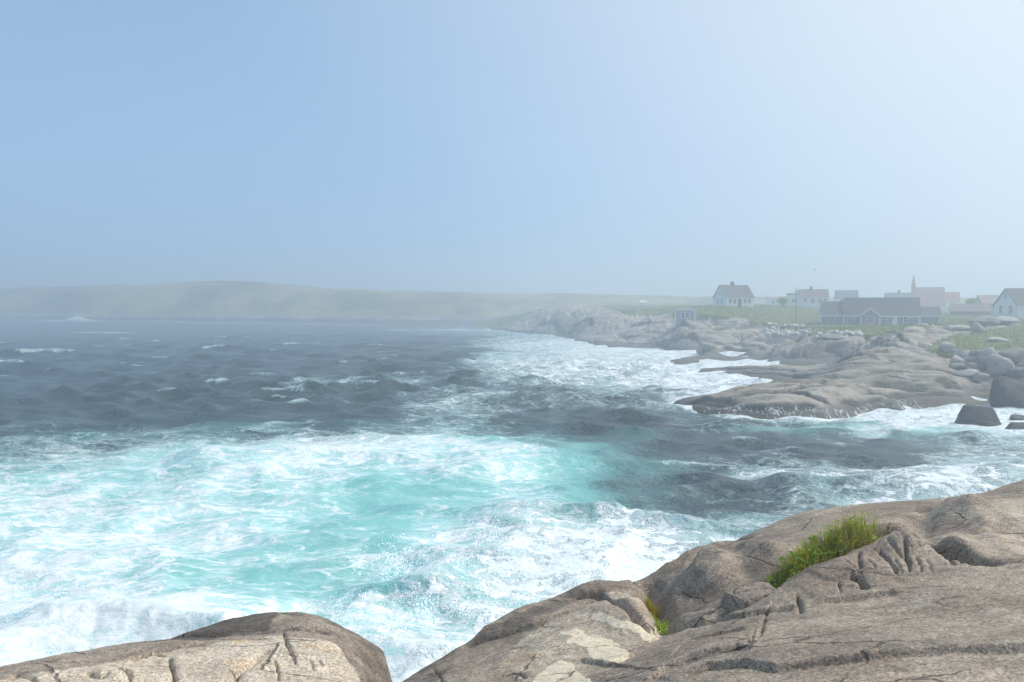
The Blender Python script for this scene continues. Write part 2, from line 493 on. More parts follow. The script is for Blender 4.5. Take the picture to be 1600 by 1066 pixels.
def mat_boulder(name, c, dark=0.55, scale=1.0):
    m = NT(name); p = m.pos()
    a = m.noise(p, 1.3 * scale, 6, 0.65); b = m.noise(p, 9.0 * scale, 5, 0.7)
    oi = m.n('ShaderNodeObjectInfo')
    base = m.mix(m.ramp(a, 0.35, 0.65), tuple(x * dark for x in c), c)
    base = m.mix(m.math('MULTIPLY', m.ramp(b, 0.5, 0.7), 0.45), base, tuple(x * 0.4 for x in c))
    k = m.ramp(oi.outputs['Random'], 0, 1, 0.72, 1.22, False)
    gs = m.n('ShaderNodeCombineColor')
    for q in range(3): m.t.links.new(k, gs.inputs[q])
    base = m.mix(1.0, base, gs.outputs[0], 'MULTIPLY')
    m.col(base); m.rough(0.85); m.spec(0.25)
    m.normal(m.bump(m.math('ADD', a, m.math('MULTIPLY', b, 0.5)), 0.8, 0.08))
    return m.m

def mat_hill():
    m = NT('headland_scrub'); p = m.pos()
    geo = m.n('ShaderNodeNewGeometry'); sx = m.n('ShaderNodeSeparateXYZ'); m.t.links.new(geo.outputs['Position'], sx.inputs[0])
    gc = m.mix(m.ramp(m.noise(p, 0.028, 7, 0.7), 0.40, 0.60), (0.12, 0.108, 0.036), (0.33, 0.275, 0.115))
    rk = m.mix(m.ramp(m.noise(p, 0.12, 6, 0.7), 0.4, 0.6), (0.18, 0.162, 0.13), (0.34, 0.305, 0.25))
    zz = m.math('ADD', sx.outputs[2], m.math('MULTIPLY', m.math('SUBTRACT', m.noise(p, 0.06, 5, 0.7), 0.5), 5.0))
    m.col(m.mix(m.ramp(zz, 2.0, 3.6), rk, gc)); m.rough(0.95); m.spec(0.1)
    m.normal(m.bump(m.noise(p, 0.25, 6, 0.7), 0.8, 1.5))
    return m.m

M_SEA = mat_sea(); M_GRAN = mat_granite(); M_COAST = mat_coast(); M_HILL = mat_hill()

# ------------------------------------------------------------------ coast heights (needed by the sea for the surf line)
def cz(u, v, z): p = at_z(u, v, z); return (p[0], p[1], z)
def ct(u, v, t): p = at_t(u, v, t); return tuple(p)
def cu(u, t, z): d = ray(u, HOR); return (d[0] * t, d[1] * t, z)

CPTS = []
shore = [(750, 512), (765, 514), (792, 517), (830, 521), (868, 525), (895, 530), (915, 536), (935, 540), (975, 544), (1010, 545), (1050, 547), (1090, 553)]
for (u, v) in shore:
    q = cz(u, v, 0); CPTS.append(q)
    CPTS.append((q[0] * 0.92 - 3, q[1] * 0.92, -2.0))
CPTS += [cz(1125, 551, .3), cz(1165, 552, .3), cz(1200, 556, .25)]
# low tongue furthest out
CPTS += [cz(1036, 563, 0), cz(1070, 558, .35), cz(1120, 556, .5), cz(1170, 558, .5), cz(1200, 561, .3), cu(1100, 108, -.7), cu(1160, 107, -.5), cu(1020, 108, -1.5)]
# second tongue
CPTS += [cz(1085, 581, 0), cz(1130, 574, .45), cz(1170, 571, .65), cz(1220, 572, .7), cz(1265, 575, .75), cz(1150, 589, 0), cz(1205, 595, 0), cz(1225, 597, .1), cu(1195, 107, -.3),
         cu(1120, 86, -.9), cu(1180, 81, -.7), cu(1060, 92, -1.6), cu(1235, 80.5, -.15), cu(1000, 85, -2)]
# big whaleback slab
CPTS += [cz(1058, 634, 0), cz(1110, 625, .25), cz(1160, 616, .35), cz(1205, 608, .45), cz(1250, 600, .55), cz(1100, 641, .15), cz(1150, 648, .1), cz(1200, 652, .1), cz(1290, 657, 0),
         cz(1330, 646, 0), cz(1400, 637, 0), cz(1460, 633, 0), cz(1530, 622, 0), cz(1130, 634, .55), cz(1200, 632, .75), cz(1270, 634, .70), cz(1310, 636, .5),
         cz(1240, 618, 1.0), cz(1320, 622, .85), cz(1400, 620, .95), cz(1480, 614, .75), cz(1300, 592, 1.55), cz(1400, 590, 1.75), cz(1480, 590, 1.5), cz(1524, 602, .9),
         cz(1320, 572, 2.15), cz(1400, 568, 2.45), cz(1470, 572, 2.1), cz(1340, 556, 2.6), cz(1420, 545, 3.2), cz(1480, 553, 2.7), cz(1385, 532, 3.75), cz(1440, 524, 4.2),
         cz(1460, 510, 4.9), cz(1400, 516, 4.5), cz(1510, 580, 1.5)]
for (u, v) in ((1050, 642), (1100, 650), (1150, 658), (1200, 662), (1290, 668), (1340, 656), (1400, 648), (1460, 645), (1530, 640)):
    CPTS.append(cu(u, EYE * FPX / (v - HOR), -1.3))
CPTS += [cu(1010, 64, -2)]
# dark cove cliff behind it
CPTS += [cu(1205, 110, .1), cu(1230, 104, .0), cu(1265, 101, .1), cu(1310, 99, .5), cu(1345, 94, 1.6), ct(1215, 540, 114), ct(1245, 533, 113), ct(1280, 529, 111), ct(1320, 527, 110), ct(1350, 526, 110),
         cu(1270, 106, 1.2), cu(1310, 104, 1.3)]
# back of the coast
CPTS += [ct(1000, 522, 156), ct(950, 520, 165), ct(940, 505, 178), ct(900, 512, 188), ct(880, 492, 215), ct(850, 498, 225), ct(800, 504, 246), ct(775, 509, 262), ct(930, 485, 228), ct(965, 486, 218),
         ct(1020, 491, 190), ct(1010, 500, 170), ct(1070, 503.5, 150), ct(1060, 521, 143), ct(1095, 506, 148), ct(1140, 496, 152), ct(1180, 500, 150), ct(1120, 522, 139), ct(1170, 526, 136), ct(1180, 540, 128), ct(1110, 540, 130),
         ct(1200, 510, 145), ct(1230, 522, 134), ct(1265, 519, 134), ct(1240, 505, 158), ct(1145, 478.5, 190), ct(1200, 480, 200), ct(1000, 479, 250), ct(1240, 479, 215), ct(1290, 509, 150), ct(1370, 508.5, 148), ct(1455, 506, 148),
         ct(1300, 481, 230), ct(1440, 481, 262), ct(1540, 491, 190), ct(1600, 482, 250), ct(1700, 485, 200), ct(1560, 498, 148), ct(1500, 501, 148), ct(1620, 496, 146), ct(1700, 495, 150), ct(1800, 490, 150),
         cu(800, 330, 4), cu(900, 330, 6.5), cu(1100, 330, 8), cu(1400, 340, 8), cu(1700, 340, 8), cu(900, 420, 7), cu(1300, 420, 9), cu(1700, 420, 9), cu(700, 330, -2), cu(690, 270, -3), cu(760, 420, 1)]
# turf and boulder bank on the right
CPTS += [ct(1520, 519, 112), ct(1580, 514, 114), ct(1540, 540, 93), ct(1600, 538, 93), ct(1600, 560, 81), ct(1540, 560, 80), ct(1560, 576, 74), ct(1600, 590, 70), ct(1640, 600, 68), cz(1545, 632, 0), cz(1600, 640, 0), cz(1700, 645, 0), cz(1560, 612, .5),
         ct(1700, 540, 93), ct(1700, 600, 67), ct(1800, 540, 93), ct(1800, 610, 64), cz(1800, 650, 0), cu(1560, 54, -1.3), cu(1600, 53, -1.5), cu(1700, 52, -1.5), cu(1800, 50, -1.5), cu(1640, 46, -3), cu(1850, 44, -3), ct(1850, 500, 130)]
CPTS = np.array(CPTS)
def lp(x, y):
    return np.arctan2(x, y) * 10.0, np.log(np.hypot(x, y)) * 4.0
_a, _b = lp(CPTS[:, 0], CPTS[:, 1])
coastT = TPS(np.stack([_a, _b], 1), CPTS[:, 2], 2e-3)

def coast_base(x, y):
    a, b = lp(x, y)
    return coastT(a, b)

def px_poly(x, y, z, poly, soft=0.0):
    u, v = to_px(x, y, z)
    return in_poly(u, v, poly)

GRASS_POLY = [
    [(1445, 545), (1490, 524), (1520, 520), (1560, 512), (1620, 503), (1800, 500), (1800, 566), (1600, 556), (1560, 550), (1510, 558), (1470, 552)],
    [(1260, 525), (1300, 514), (1400, 509), (1450, 508), (1480, 500), (1540, 494), (1700, 492), (1700, 503), (1560, 503), (1470, 509), (1400, 518), (1330, 527), (1280, 521)],
    [(940, 478), (1100, 476), (1200, 470), (1500, 460), (1900, 460), (1900, 496), (1480, 500), (1290, 512), (1250, 512), (1200, 506), (1160, 497), (1110, 494), (1050, 490), (990, 490)],
]
WHALE_POLY = [(1040, 660), (1060, 625), (1200, 600), (1290, 570), (1345, 552), (1400, 540), (1470, 556), (1520, 590), (1545, 625), (1460, 645), (1300, 668)]

SHEETS = [  # traced joints of the sheeted granite, far side standing proud: pixels, height
    ([(1120, 622), (1200, 609), (1260, 601), (1330, 588)], .16), ([(1190, 615), (1260, 607), (1310, 598)], .14), ([(1062, 632), (1140, 627), (1210, 618), (1250, 613), (1340, 611)], .20),
    ([(1310, 607), (1380, 609), (1440, 610), (1505, 606)], .26), ([(1330, 619), (1420, 622), (1490, 619)], .22), ([(1228, 616), (1270, 626), (1302, 638)], .14),
    ([(1290, 574), (1350, 561), (1400, 554)], .20), ([(1310, 581), (1400, 567), (1460, 569)], .16), ([(1340, 593), (1430, 589), (1500, 595)], .14), ([(1280, 601), (1360, 598), (1450, 600), (1520, 604)], .16),
    ([(1350, 545), (1420, 538), (1470, 545)], .25), ([(1340, 537), (1400, 527), (1460, 517)], .30), ([(1360, 550), (1440, 551), (1490, 560)], .22), ([(1400, 580), (1470, 580), (1515, 588)], .14),
    ([(1300, 628), (1360, 629), (1440, 628)], .14), ([(1130, 636), (1200, 638), (1290, 643)], .16), ([(1120, 577), (1190, 576), (1260, 580)], .14), ([(1150, 583), (1220, 584), (1270, 586)], .12),
    ([(1095, 509), (1150, 504), (1195, 501)], .5), ([(1092, 519), (1150, 516), (1205, 513)], .55), ([(1000, 513), (1050, 511), (1092, 516)], .5), ([(950, 506), (1000, 501), (1050, 498)], .5),
    ([(1010, 530), (1080, 527), (1100, 530)], .5), ([(890, 506), (930, 500), (970, 497)], .5), ([(1100, 535), (1150, 533), (1200, 535)], .45), ([(960, 520), (1010, 521), (1040, 522)], .4), ([(830, 508), (870, 504), (910, 503)], .4),
    ([(1210, 525), (1260, 527), (1310, 531)], .4), ([(1140, 543), (1180, 541), (1205, 545)], .35),
]
def _sheet_pts(px):
    T = np.arange(50, 330, .5); o = []
    for (u, v) in px:
        d = ray(u, v); x = d[0] * T; y = d[1] * T; z = EYE + d[2] * T
        k = int(np.argmax(z < coast_base(x, y))); o.append((x[k], y[k]))
    return o
SHEETS = [(_sheet_pts(px), h) for px, h in SHEETS]

def coast_z(x, y, full=False):
    z0 = coast_base(x, y)
    z = z0.copy()
    u, v = to_px(x, y, z0)
    uj = u + 12 * fbm(x * .2, y * .2, 3); vj = v + 3.5 * fbm(x * .2 + 5, y * .2, 3)
    r = np.hypot(x, y)
    g = np.zeros_like(x)
    for p in GRASS_POLY: g = np.maximum(g, in_poly(uj, vj, p) * 1.0)
    g = np.maximum(g, sstep(235, 280, r))
    whale = in_poly(uj, vj, WHALE_POLY) * 1.0
    land = sstep(-0.3, 1.0, z)
    wx = x + 4.0 * fbm(x * .09, y * .09, 3); wy = y + 4.0 * fbm(x * .09 + 40, y * .09, 3)
    z = z + land * (1 - .7 * g) * 0.40 * fbm(wx * .12, wy * .12, 4)
    # jointed granite: rounded blocks of two sizes with open joints
    z = z - .55 * (1 - g) * sstep(120, 150, r) * sstep(1.0, 3.0, z0)
    blk = (1 - g) * (1 - .92 * whale) * sstep(.2, 1.6, z0)
    for sx, sy, a, seed in ((13.0, 5.0, .85, 0), (4.6, 2.2, .42, 31.7)):
        f1, f2, idv = worley(wx / sx + seed, wy / sy + seed)
        e = f2 - f1
        z = z + blk * a * ((idv - .5) * 1.25 * sstep(0, .16, e) + .42 * sstep(0, .35, e) - .55 - .55 * np.exp(-(e / .055) ** 2) + .25 * (0.6 - f1))
    # sheeting lines sweeping along the whaleback
    q = (z0 * .35 + .075 * y + .018 * x + .55 * fbm(x * .03, y * .05, 3)) / .34
    fr = q - np.floor(q)
    rnd = perlin2(np.floor(q) * 3.7, x * .05) + .5 * perlin2(np.floor(q) * 1.9 + 5, x * .22)
    led = (sstep(.72, .98, fr) - fr) * .34
    z = z + whale * sstep(.1, .8, z0) * np.clip(rnd * 1.9 + .35, 0, 1.2) * led * 1.7
    z = z + whale * land * .17 * ridged(wx * .08, wy * .55, 4)
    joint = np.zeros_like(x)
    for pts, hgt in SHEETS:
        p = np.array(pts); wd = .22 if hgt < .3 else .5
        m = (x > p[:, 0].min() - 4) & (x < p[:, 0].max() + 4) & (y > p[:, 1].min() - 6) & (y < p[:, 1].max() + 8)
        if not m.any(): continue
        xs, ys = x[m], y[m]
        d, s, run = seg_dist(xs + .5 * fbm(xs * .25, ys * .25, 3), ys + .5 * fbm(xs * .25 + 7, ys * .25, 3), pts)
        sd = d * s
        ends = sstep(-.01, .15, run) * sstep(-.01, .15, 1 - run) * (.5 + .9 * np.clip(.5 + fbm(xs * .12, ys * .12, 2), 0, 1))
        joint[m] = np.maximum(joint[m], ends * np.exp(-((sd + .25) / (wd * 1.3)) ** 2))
        hgt = hgt * (1.7 if hgt < .3 else 1.0)
        z[m] += hgt * ends * (sstep(-wd, wd * .3, sd) * np.exp(-np.maximum(sd, 0) / 3.2) - .5 * np.exp(-((sd + wd) / (wd * .8)) ** 2))
    z = z + land * (1 - .5 * g) * 0.09 * fbm(x * .9, y * .9, 4)
    if full: return z, z0, g, uj, vj, joint
    return z

# ------------------------------------------------------------------ sea
def sea_table(rows):
    vs = np.array([r[0] for r in rows], float)
    tab = np.array([[int(c) for c in r[1]] for r in rows], float) / 9.0
    return vs, tab
#            u = 0 .. 1600 step 100
FOAM = sea_table([
    (484,  "00000000000000000"), (505,  "00000001000000000"), (516,  "00000023311111111"), (528,  "00000001469888888"), (540,  "00000001679999999"),
    (552,  "00000000577999999"), (565,  "00000001677898889"), (578,  "00000002788999888"), (590,  "00000011577999888"), (602,  "00001442358998888"),
    (615,  "00000213235777777"), (628,  "00000014323676666"), (640,  "00000014212234888"), (652,  "11011113111246999"), (666,  "12111213111223688"),
    (682,  "33333443211111156"), (700,  "34345677310111124"), (722,  "45456777621233554"), (745,  "55566656511236886"), (780,  "67665422542124786"),
    (820,  "66665324677444555"), (860,  "67644336798665555"), (900,  "76543446899877777"), (940,  "78854335799988888"), (980,  "79986676899988888"),
    (1020, "88888878999988888"), (1070, "88888888999988888")])
AER = sea_table([
    (484,  "00000000000000000"), (505,  "00000000000000000"), (516,  "00000000111111111"), (528,  "00000000233333333"), (540,  "00000000244444444"),
    (552,  "00000000344455555"), (565,  "00000000344444444"), (578,  "00000000222344444"), (590,  "00000000123444444"), (602,  "00000100123444444"),
    (615,  "00000000012334444"), (628,  "00000001101233333"), (640,  "00000001110123444"), (652,  "00000001110256556"), (666,  "00111122210245677"),
    (682,  "12233333332112345"), (700,  "23455667763101123"), (722,  "56677888874100112"), (745,  "67788999974211112"), (780,  "88888999973111122"),
    (820,  "99999998653333333"), (860,  "99999887554433333"), (900,  "99998776554444444"), (940,  "89998765555544444"), (980,  "89988776655555555"),
    (1020, "89888877666655555"), (1070, "88888877666655555")])

def table_at(tab, u, v):
    vs, T = tab
    vi = np.interp(v, vs, np.arange(len(vs)))
    ui = np.clip(u / 100.0, 0, 16)
    a0 = np.clip(np.floor(vi).astype(int), 0, len(vs) - 2); b0 = np.clip(np.floor(ui).astype(int), 0, 15)
    fa = vi - a0; fb = ui - b0
    fa = fa * fa * (3 - 2 * fa); fb = fb * fb * (3 - 2 * fb)
    return (T[a0, b0] * (1 - fa) * (1 - fb) + T[a0 + 1, b0] * fa * (1 - fb) + T[a0, b0 + 1] * (1 - fa) * fb + T[a0 + 1, b0 + 1] * fa * fb)

def seapts(px):
    return [tuple(at_z(u, v, 0)[:2]) for (u, v) in px]

def build_sea():
    th = np.linspace(R(-60), R(60), 760)
    # finer towards the middle of the view
    th = th * (0.55 + 0.45 * (np.abs(th) / R(60)) ** 2)
    rs = [5.0]
    while rs[-1] < 6000:
        r = rs[-1]
        rs.append(r * (1 + 0.0058 * max(1.0, (r / 28.0)) ** (0.28 if r < 220 else .6)) if r > 13 else r * 1.02)
    r = np.array(rs)
    RR, TH = np.meshgrid(r, th, indexing='ij')
    X = RR * np.sin(TH); Y = RR * np.cos(TH)
    u, v = to_px(X, Y, 0.0)
    f_w = 14.0
    foam = table_at(FOAM, u + 70 * fbm(X * .09, Y * .09, 3), v + 0.22 * (v - HOR) * fbm(X * .13 + 7, Y * .13, 3))
    aer = table_at(AER, u + 80 * fbm(X * .06 + 3, Y * .06, 3), v + 0.26 * (v - HOR) * fbm(X * .10 + 17, Y * .10, 3))
    far = RR > 700
    foam[far] = 0; aer[far] = 0
    # open-sea chop: many short waves running towards the shore
    H = np.zeros_like(X); DX = np.zeros_like(X); DY = np.zeros_like(X)
    gain_far = sstep(45, 90, RR)
    for k in range(64):
        lam = 1.1 * (24.0 / 1.1) ** (rng.random() ** 1.25)
        ang = R(-97) + rng.normal(0, 0.50)
        kx, ky = math.cos(ang) * 2 * math.pi / lam, math.sin(ang) * 2 * math.pi / lam
        amp = 0.0105 * lam ** 0.85 * (0.30 + 1.75 * math.exp(-(math.log(lam / 3.0) / .60) ** 2) + .45 * math.exp(-(math.log(lam / 9.0) / .40) ** 2)) * rng.uniform(0.5, 1.3)
        res = np.clip(lam / (RR * 0.0058 * np.maximum(1, RR / 28) ** np.where(RR < 220, .28, .6)) / 3 - 0.55, 0, 1) * (1 + (.9 * gain_far if lam > 3 else .3 * gain_far))
        ph = kx * X + ky * Y + rng.random() * 6.28
        s = np.sin(ph)
        H += amp * res * s
        c = np.cos(ph) * amp * res * 0.75
        DX -= c * math.cos(ang) * -1; DY -= c * math.sin(ang) * -1
    patch = 0.72 + 0.6 * fbm(X * .05, Y * .05, 2)
    H *= patch * (1 - .5 * np.clip(aer, 0, 1))
    # small whitecaps on the steeper crests
    cap = sstep(.20, .34, H) * sstep(.05, .3, fbm(X * .12 + 3, Y * .07, 3)) * (RR < 260)
    foam = np.maximum(foam, .58 * cap)
    # rough broken water where there is foam
    near = np.clip(1 - RR / 150, 0, 1)
    ch = fbm(X * .55, Y * .55, 5, 0.55)
    H += near * foam * (0.15 * ch + 0.06 * ridged(X * .9 + 4, Y * .9, 3) + .05 * sstep(.75, 1, foam) * fbm(X * 2.6, Y * 2.6, 4))
    RN = fbm(X * .3, Y * .3, 3)
    # swell: the turquoise mound in mid picture and two more
    def ridge(px, amp, wf, wb, noise=0.0):
        nonlocal H
        pts = seapts(px)
        d, s, run = seg_dist(X, Y, pts)
        d = d * (1 + noise * RN)
        front = s < 0                      # camera side for lines drawn left to right
        w = np.where(front, wf, wb)
        H += amp * np.exp(-(d / w) ** 2) * sstep(0, .12, run + .02) * sstep(0, .12, 1.02 - run)
    ridge([(250, 735), (420, 722), (600, 716), (740, 722), (830, 748)], 0.75, 4.0, 5.5, .5)
    ridge([(-100, 700), (150, 690), (420, 676), (620, 668)], 0.22, 3.5, 4.0, .6)
    ridge([(-60, 1052), (60, 1010), (150, 985), (260, 988), (400, 1010)], 0.85, 1.5, 2.0, .6)
    ridge([(480, 985), (600, 1005), (700, 1050)], 0.45, 1.2, 1.6, .6)
    ridge([(640, 960), (760, 900), (880, 870), (1000, 880)], 0.6, 2.0, 2.2, .8)
    ridge([(780, 830), (860, 800), (980, 800)], 0.35, 1.6, 2.0, .8)
    ridge([(1180, 760), (1350, 762), (1560, 752)], 0.35, 2.0, 3.0, .6)
    ridge([(480, 612), (640, 604)], 0.5, 3.0, 5.0, .5)
    ridge([(70, 502), (100, 501.5), (140, 502)], 2.2, 4.0, 4.0, .5)
    # break crests: foam on the ridge lines
    WX = X + .8 * fbm(X * .35, Y * .35, 3); WY = Y + .8 * fbm(X * .35 + 5, Y * .35, 3)
    def crest(px, w, amt):
        nonlocal foam
        pts = seapts(px)
        p = np.array(pts); m = (X > p[:, 0].min() - 4 * w) & (X < p[:, 0].max() + 4 * w) & (Y > p[:, 1].min() - 4 * w) & (Y < p[:, 1].max() + 4 * w)
        d, s, run = seg_dist(WX[m], WY[m], pts)
        foam[m] = np.maximum(foam[m], amt * np.exp(-(d / w) ** 2))
    crest([(-60, 1052), (60, 1010), (150, 985), (260, 985), (400, 1005)], 1.1, 1.0)
    crest([(400, 1000), (520, 975), (620, 1010)], .6, .8)
    crest([(470, 606), (560, 600), (640, 597)], 2.2, .62)
    crest([(70, 502), (140, 502)], 7, 1.3)
    crest([(110, 502), (250, 503), (420, 506), (600, 509)], 3.5, .75)
    crest([(120, 519), (200, 520)], 3, .7)
    crest([(620, 516), (700, 515), (790, 517)], 3.5, .85)
    crest([(660, 634), (720, 622), (780, 612)], 1.5, .62)
    crest([(640, 655), (760, 650)], 1.0, .5)
    crest([(1180, 742), (1350, 752), (1500, 748)], 1.6, .7)
    crest([(380, 676), (430, 662), (500, 660)], .8, .5)
    crest([(1010, 722), (1120, 728), (1240, 740)], .8, .55)
    # surf along the coast
    m = (X > -10) & (RR > 45) & (RR < 300)
    zb = np.full_like(X, -5.0)
    zb[m] = coast_base(X[m], Y[m])
    surf = np.exp(-(np.maximum(0, -zb) / 0.55) ** 2) * (zb < 1.5)
    foam = np.maximum(foam, 0.92 * surf)
    H += 0.28 * surf * near * (0.3 + fbm(X * .6, Y * .6, 3))
    foam = np.where(RR > 60, np.minimum(foam, .97), foam)
    DXY = near[...] * 0 + 1
    grid_mesh('sea', X + DX * DXY, Y + DY * DXY, H, M_SEA, {'foam': np.clip(foam, 0, 1.1), 'aer': np.clip(aer, 0, 1)}, 'structure')
    # the stretch of sea behind and beside the viewer
    V = []; n = 48
    for k in range(n + 1):
        a = R(60) + k * (R(360 - 120)) / n
        V.append((5 * math.sin(a), 5 * math.cos(a), -.6)); V.append((6000 * math.sin(a), 6000 * math.cos(a), -.6))
    F = [(2 * k, 2 * k + 1, 2 * k + 3, 2 * k + 2) for k in range(n)]
    o = raw_mesh('sea_behind', V, F, M_SEA, attrs={'foam': [0.0] * len(V), 'aer': [0.0] * len(V)}); o['kind'] = 'structure'
build_sea()

# ------------------------------------------------------------------ far headland
def build_hill():
    th = np.linspace(R(-52), R(50), 760)
    k = np.linspace(0, 1, 70)
    T, K = np.meshgrid(th, k, indexing='xy')
    u = 800 + FPX * np.tan(T)
    sh_u = [-700, -200, 60, 85, 112, 300, 500, 650, 760, 900, 1100, 1500]
    sh_r = [520, 500, 480, 470, 452, 420, 395, 375, 360, 350, 345, 345]
    r0 = np.interp(u, sh_u, sh_r) / np.cos(T) * 1.0
    r0 = r0 * (1 + .008 * fbm(u * .012, u * 0 + 3, 3))
    r1 = r0 + 85.0
    RR = r0 + (r1 - r0) * K ** 1.3
    X = RR * np.sin(T); Y = RR * np.cos(T)
    top_v = np.interp(u, [-700, 0, 100, 250, 340, 420, 520, 640, 800, 950, 1100, 1500], [455, 452, 449, 443, 439.5, 442, 451, 455, 459, 461, 464, 466])
    ztop = EYE + (HOR - top_v) / FPX * r1 * np.cos(T)
    prof = 0.12 * sstep(0, .06, K) + 0.88 * sstep(0.0, 1.0, K) ** 1.0
    Z = -1.2 + (ztop + 1.2) * prof
    Z = Z + sstep(.02, .2, K) * (1.6 * fbm(X * .02, Y * .02, 5) + .5 * fbm(X * .15, Y * .15, 4))
    # close the back
    Xb = X[-1:] * 1.3; Yb = Y[-1:] * 1.3; Zb = Z[-1:] * 0 - 2
    grid_mesh('far_hill', np.vstack([X, Xb]), np.vstack([Y, Yb]), np.vstack([Z, Zb]), M_HILL, None, 'structure')
build_hill()

# ------------------------------------------------------------------ coast mesh
def build_coast():
    th = np.linspace(R(-3), R(41), 800)
    rs = [46.0]
    while rs[-1] < 430: rs.append(rs[-1] * (1 + 0.0024 + 0.000022 * max(0, rs[-1] - 90)))
    RR, TH = np.meshgrid(np.array(rs), th, indexing='ij')
    X = RR * np.sin(TH); Y = RR * np.cos(TH)
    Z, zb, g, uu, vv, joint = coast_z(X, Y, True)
    for _ in range(2):
        g = (g + np.roll(g, 1, 0) + np.roll(g, -1, 0) + np.roll(g, 1, 1) + np.roll(g, -1, 1)) / 5
    wet = in_poly(uu, vv, [(1205, 575), (1205, 548), (1270, 538), (1345, 534), (1345, 556), (1300, 572)]) * .8  # shade on the cove cliff face, painted in as dark rock
    run = in_poly(uu, vv, [(1095, 662), (1105, 634), (1150, 632), (1200, 636), (1290, 640), (1335, 645), (1335, 668)]) * 1.0
    run = np.maximum(run, .8 * in_poly(uu, vv, [(1330, 655), (1340, 630), (1400, 626), (1440, 630), (1440, 650)]))
    mask = Z > -1.6
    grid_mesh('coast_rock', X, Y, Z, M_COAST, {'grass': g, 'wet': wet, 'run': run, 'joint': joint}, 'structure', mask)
build_coast()
def ground(x, y):
    return float(coast_z(np.array([x]), np.array([y]))[0])
# ------------------------------------------------------------------ foreground granite shelf
FR = [(1600, 1066, 3.7), (1300, 1066, 3.95), (1000, 1066, 4.6), (800, 1066, 5.3), (700, 1066, 5.75), (640, 1066, 6.15), (1600, 980, 4.6), (1300, 980, 5.0), (1100, 1010, 5.05), (950, 1040, 5.2),
      (1750, 1066, 3.6), (1800, 950, 4.9), (1800, 870, 6.2), (1600, 882, 6.05), (1450, 905, 6.0), (1330, 925, 6.0), (1200, 965, 5.8), (1120, 985, 5.85), (1050, 1000, 6.0),
      (880, 1000, 6.25), (960, 955, 6.75), (1000, 935, 7.0), (760, 1035, 6.2), (700, 1045, 6.35), (840, 975, 6.9), (900, 960, 6.9),
      (1200, 925, 6.35), (1280, 878, 6.75), (1380, 831, 7.2), (1430, 823, 7.3), (1350, 880, 6.5), (1430, 860, 6.75), (1500, 852, 6.85), (1530, 878, 6.35),
      (1035, 965, 7.1), (1100, 945, 7.2), (1180, 905, 7.4), (1060, 900, 8.1), (1140, 880, 8.0), (1190, 868, 8.0), (1100, 858, 8.9), (1180, 838, 9.2), (1250, 830, 8.9), (1330, 805, 9.3), (1400, 795, 9.5),
      (1480, 800, 9.0), (1560, 795, 9.0), (1580, 840, 7.8), (1560, 866, 6.9), (1660, 790, 9), (1660, 850, 7.2), (1500, 780, 10.6), (1600, 762, 11.2)]
FR_EDGE = [(615, 1066, 6.35), (655, 1040, 6.7), (720, 1001, 7.2), (750, 985, 7.35), (800, 957, 7.6), (850, 940, 7.8), (905, 921, 8.0), (960, 912, 8.2), (985, 906, 8.3), (1020, 890, 8.5), (1050, 868, 8.8), (1070, 856, 9.0), (1090, 846, 9.2), (1130, 837, 9.4), (1170, 829, 9.6), (1230, 803, 10.0),
           (1300, 790, 10.4), (1400, 781, 10.9), (1480, 775, 11.3), (1530, 768, 11.6), (1560, 757, 12.0), (1600, 746, 12.4), (1680, 728, 13.0), (1800, 725, 13.2)]
FL = [(0, 1066, 4.5), (150, 1066, 4.65), (300, 1066, 4.75), (450, 1066, 4.95), (550, 1066, 5.15), (0, 1048, 4.9), (150, 1030, 5.25), (300, 1008, 5.6), (400, 998, 5.8), (470, 994, 5.85), (530, 1012, 5.7), (555, 1045, 5.45),
      (300, 1035, 5.15), (430, 1030, 5.3), (-150, 1066, 4.6), (330, 992, 6.3), (270, 1000, 6.3), (400, 985, 6.4), (450, 975, 6.45), (500, 975, 6.4), (560, 1010, 6.15), (585, 1050, 5.9), (430, 960, 6.9)]
FL_EDGE = [(-300, 1075, 5.0), (-120, 1055, 5.1), (0, 1037, 5.3), (60, 1024, 5.6), (130, 1012, 5.9), (200, 1003, 6.2), (240, 998, 6.6), (300, 978, 6.85), (370, 959, 7.1), (430, 951, 7.25), (475, 950, 7.25), (505, 957, 7.1), (540, 975, 6.9), (565, 987, 6.8), (580, 995, 6.7), (598, 1008, 6.55), (603, 1030, 6.3), (604, 1066, 6.0)]

def tps_of(a, b):
    P = np.array([at_t(*q) for q in a + b]); return TPS(P[:, :2], P[:, 2], 2e-3)
TR = tps_of(FR, FR_EDGE); TL = tps_of(FL, FL_EDGE)
polyR = [tuple(at_t(*q)[:2]) for q in FR_EDGE] + [(14, 10), (14, 0.5), (-0.7, 0.5), (-0.75, 3.0), (-0.85, 4.6)]
polyL = [tuple(at_t(*q)[:2]) for q in FL_EDGE] + [(-0.85, 4.6), (-0.75, 3.0), (-0.7, 0.5), (-7, 0.5), (-7, 3.6), (-4.6, 4.4)]

def edge_fall(x, y, poly, wob):
    d, _, _ = seg_dist(x, y, poly + [poly[0]])
    d = np.where(in_poly(x, y, poly), -d, d) + wob
    out = np.maximum(d, 0)
    return d, 2.0 * out + 2.2 * np.minimum(out, .5) ** 1.3 * 1.0 + 0.05 * np.exp(-np.maximum(-d, 0) / .10) * (d < .0) + (d >= 0) * .05

def shelf_base(x, y):
    wob = 0.03 * fbm(x * 2.2, y * 2.2, 3)
    _, fr = edge_fall(x, y, polyR, wob); _, fl = edge_fall(x, y, polyL, wob)
    zr = TR(np.clip(x, -2.5, 9), np.clip(y, 2, 14)) - fr; zl = TL(np.clip(x, -5, .6), np.clip(y, 2.4, 8.5)) - fl
    return np.maximum(np.maximum(zr, zl), -1.8)

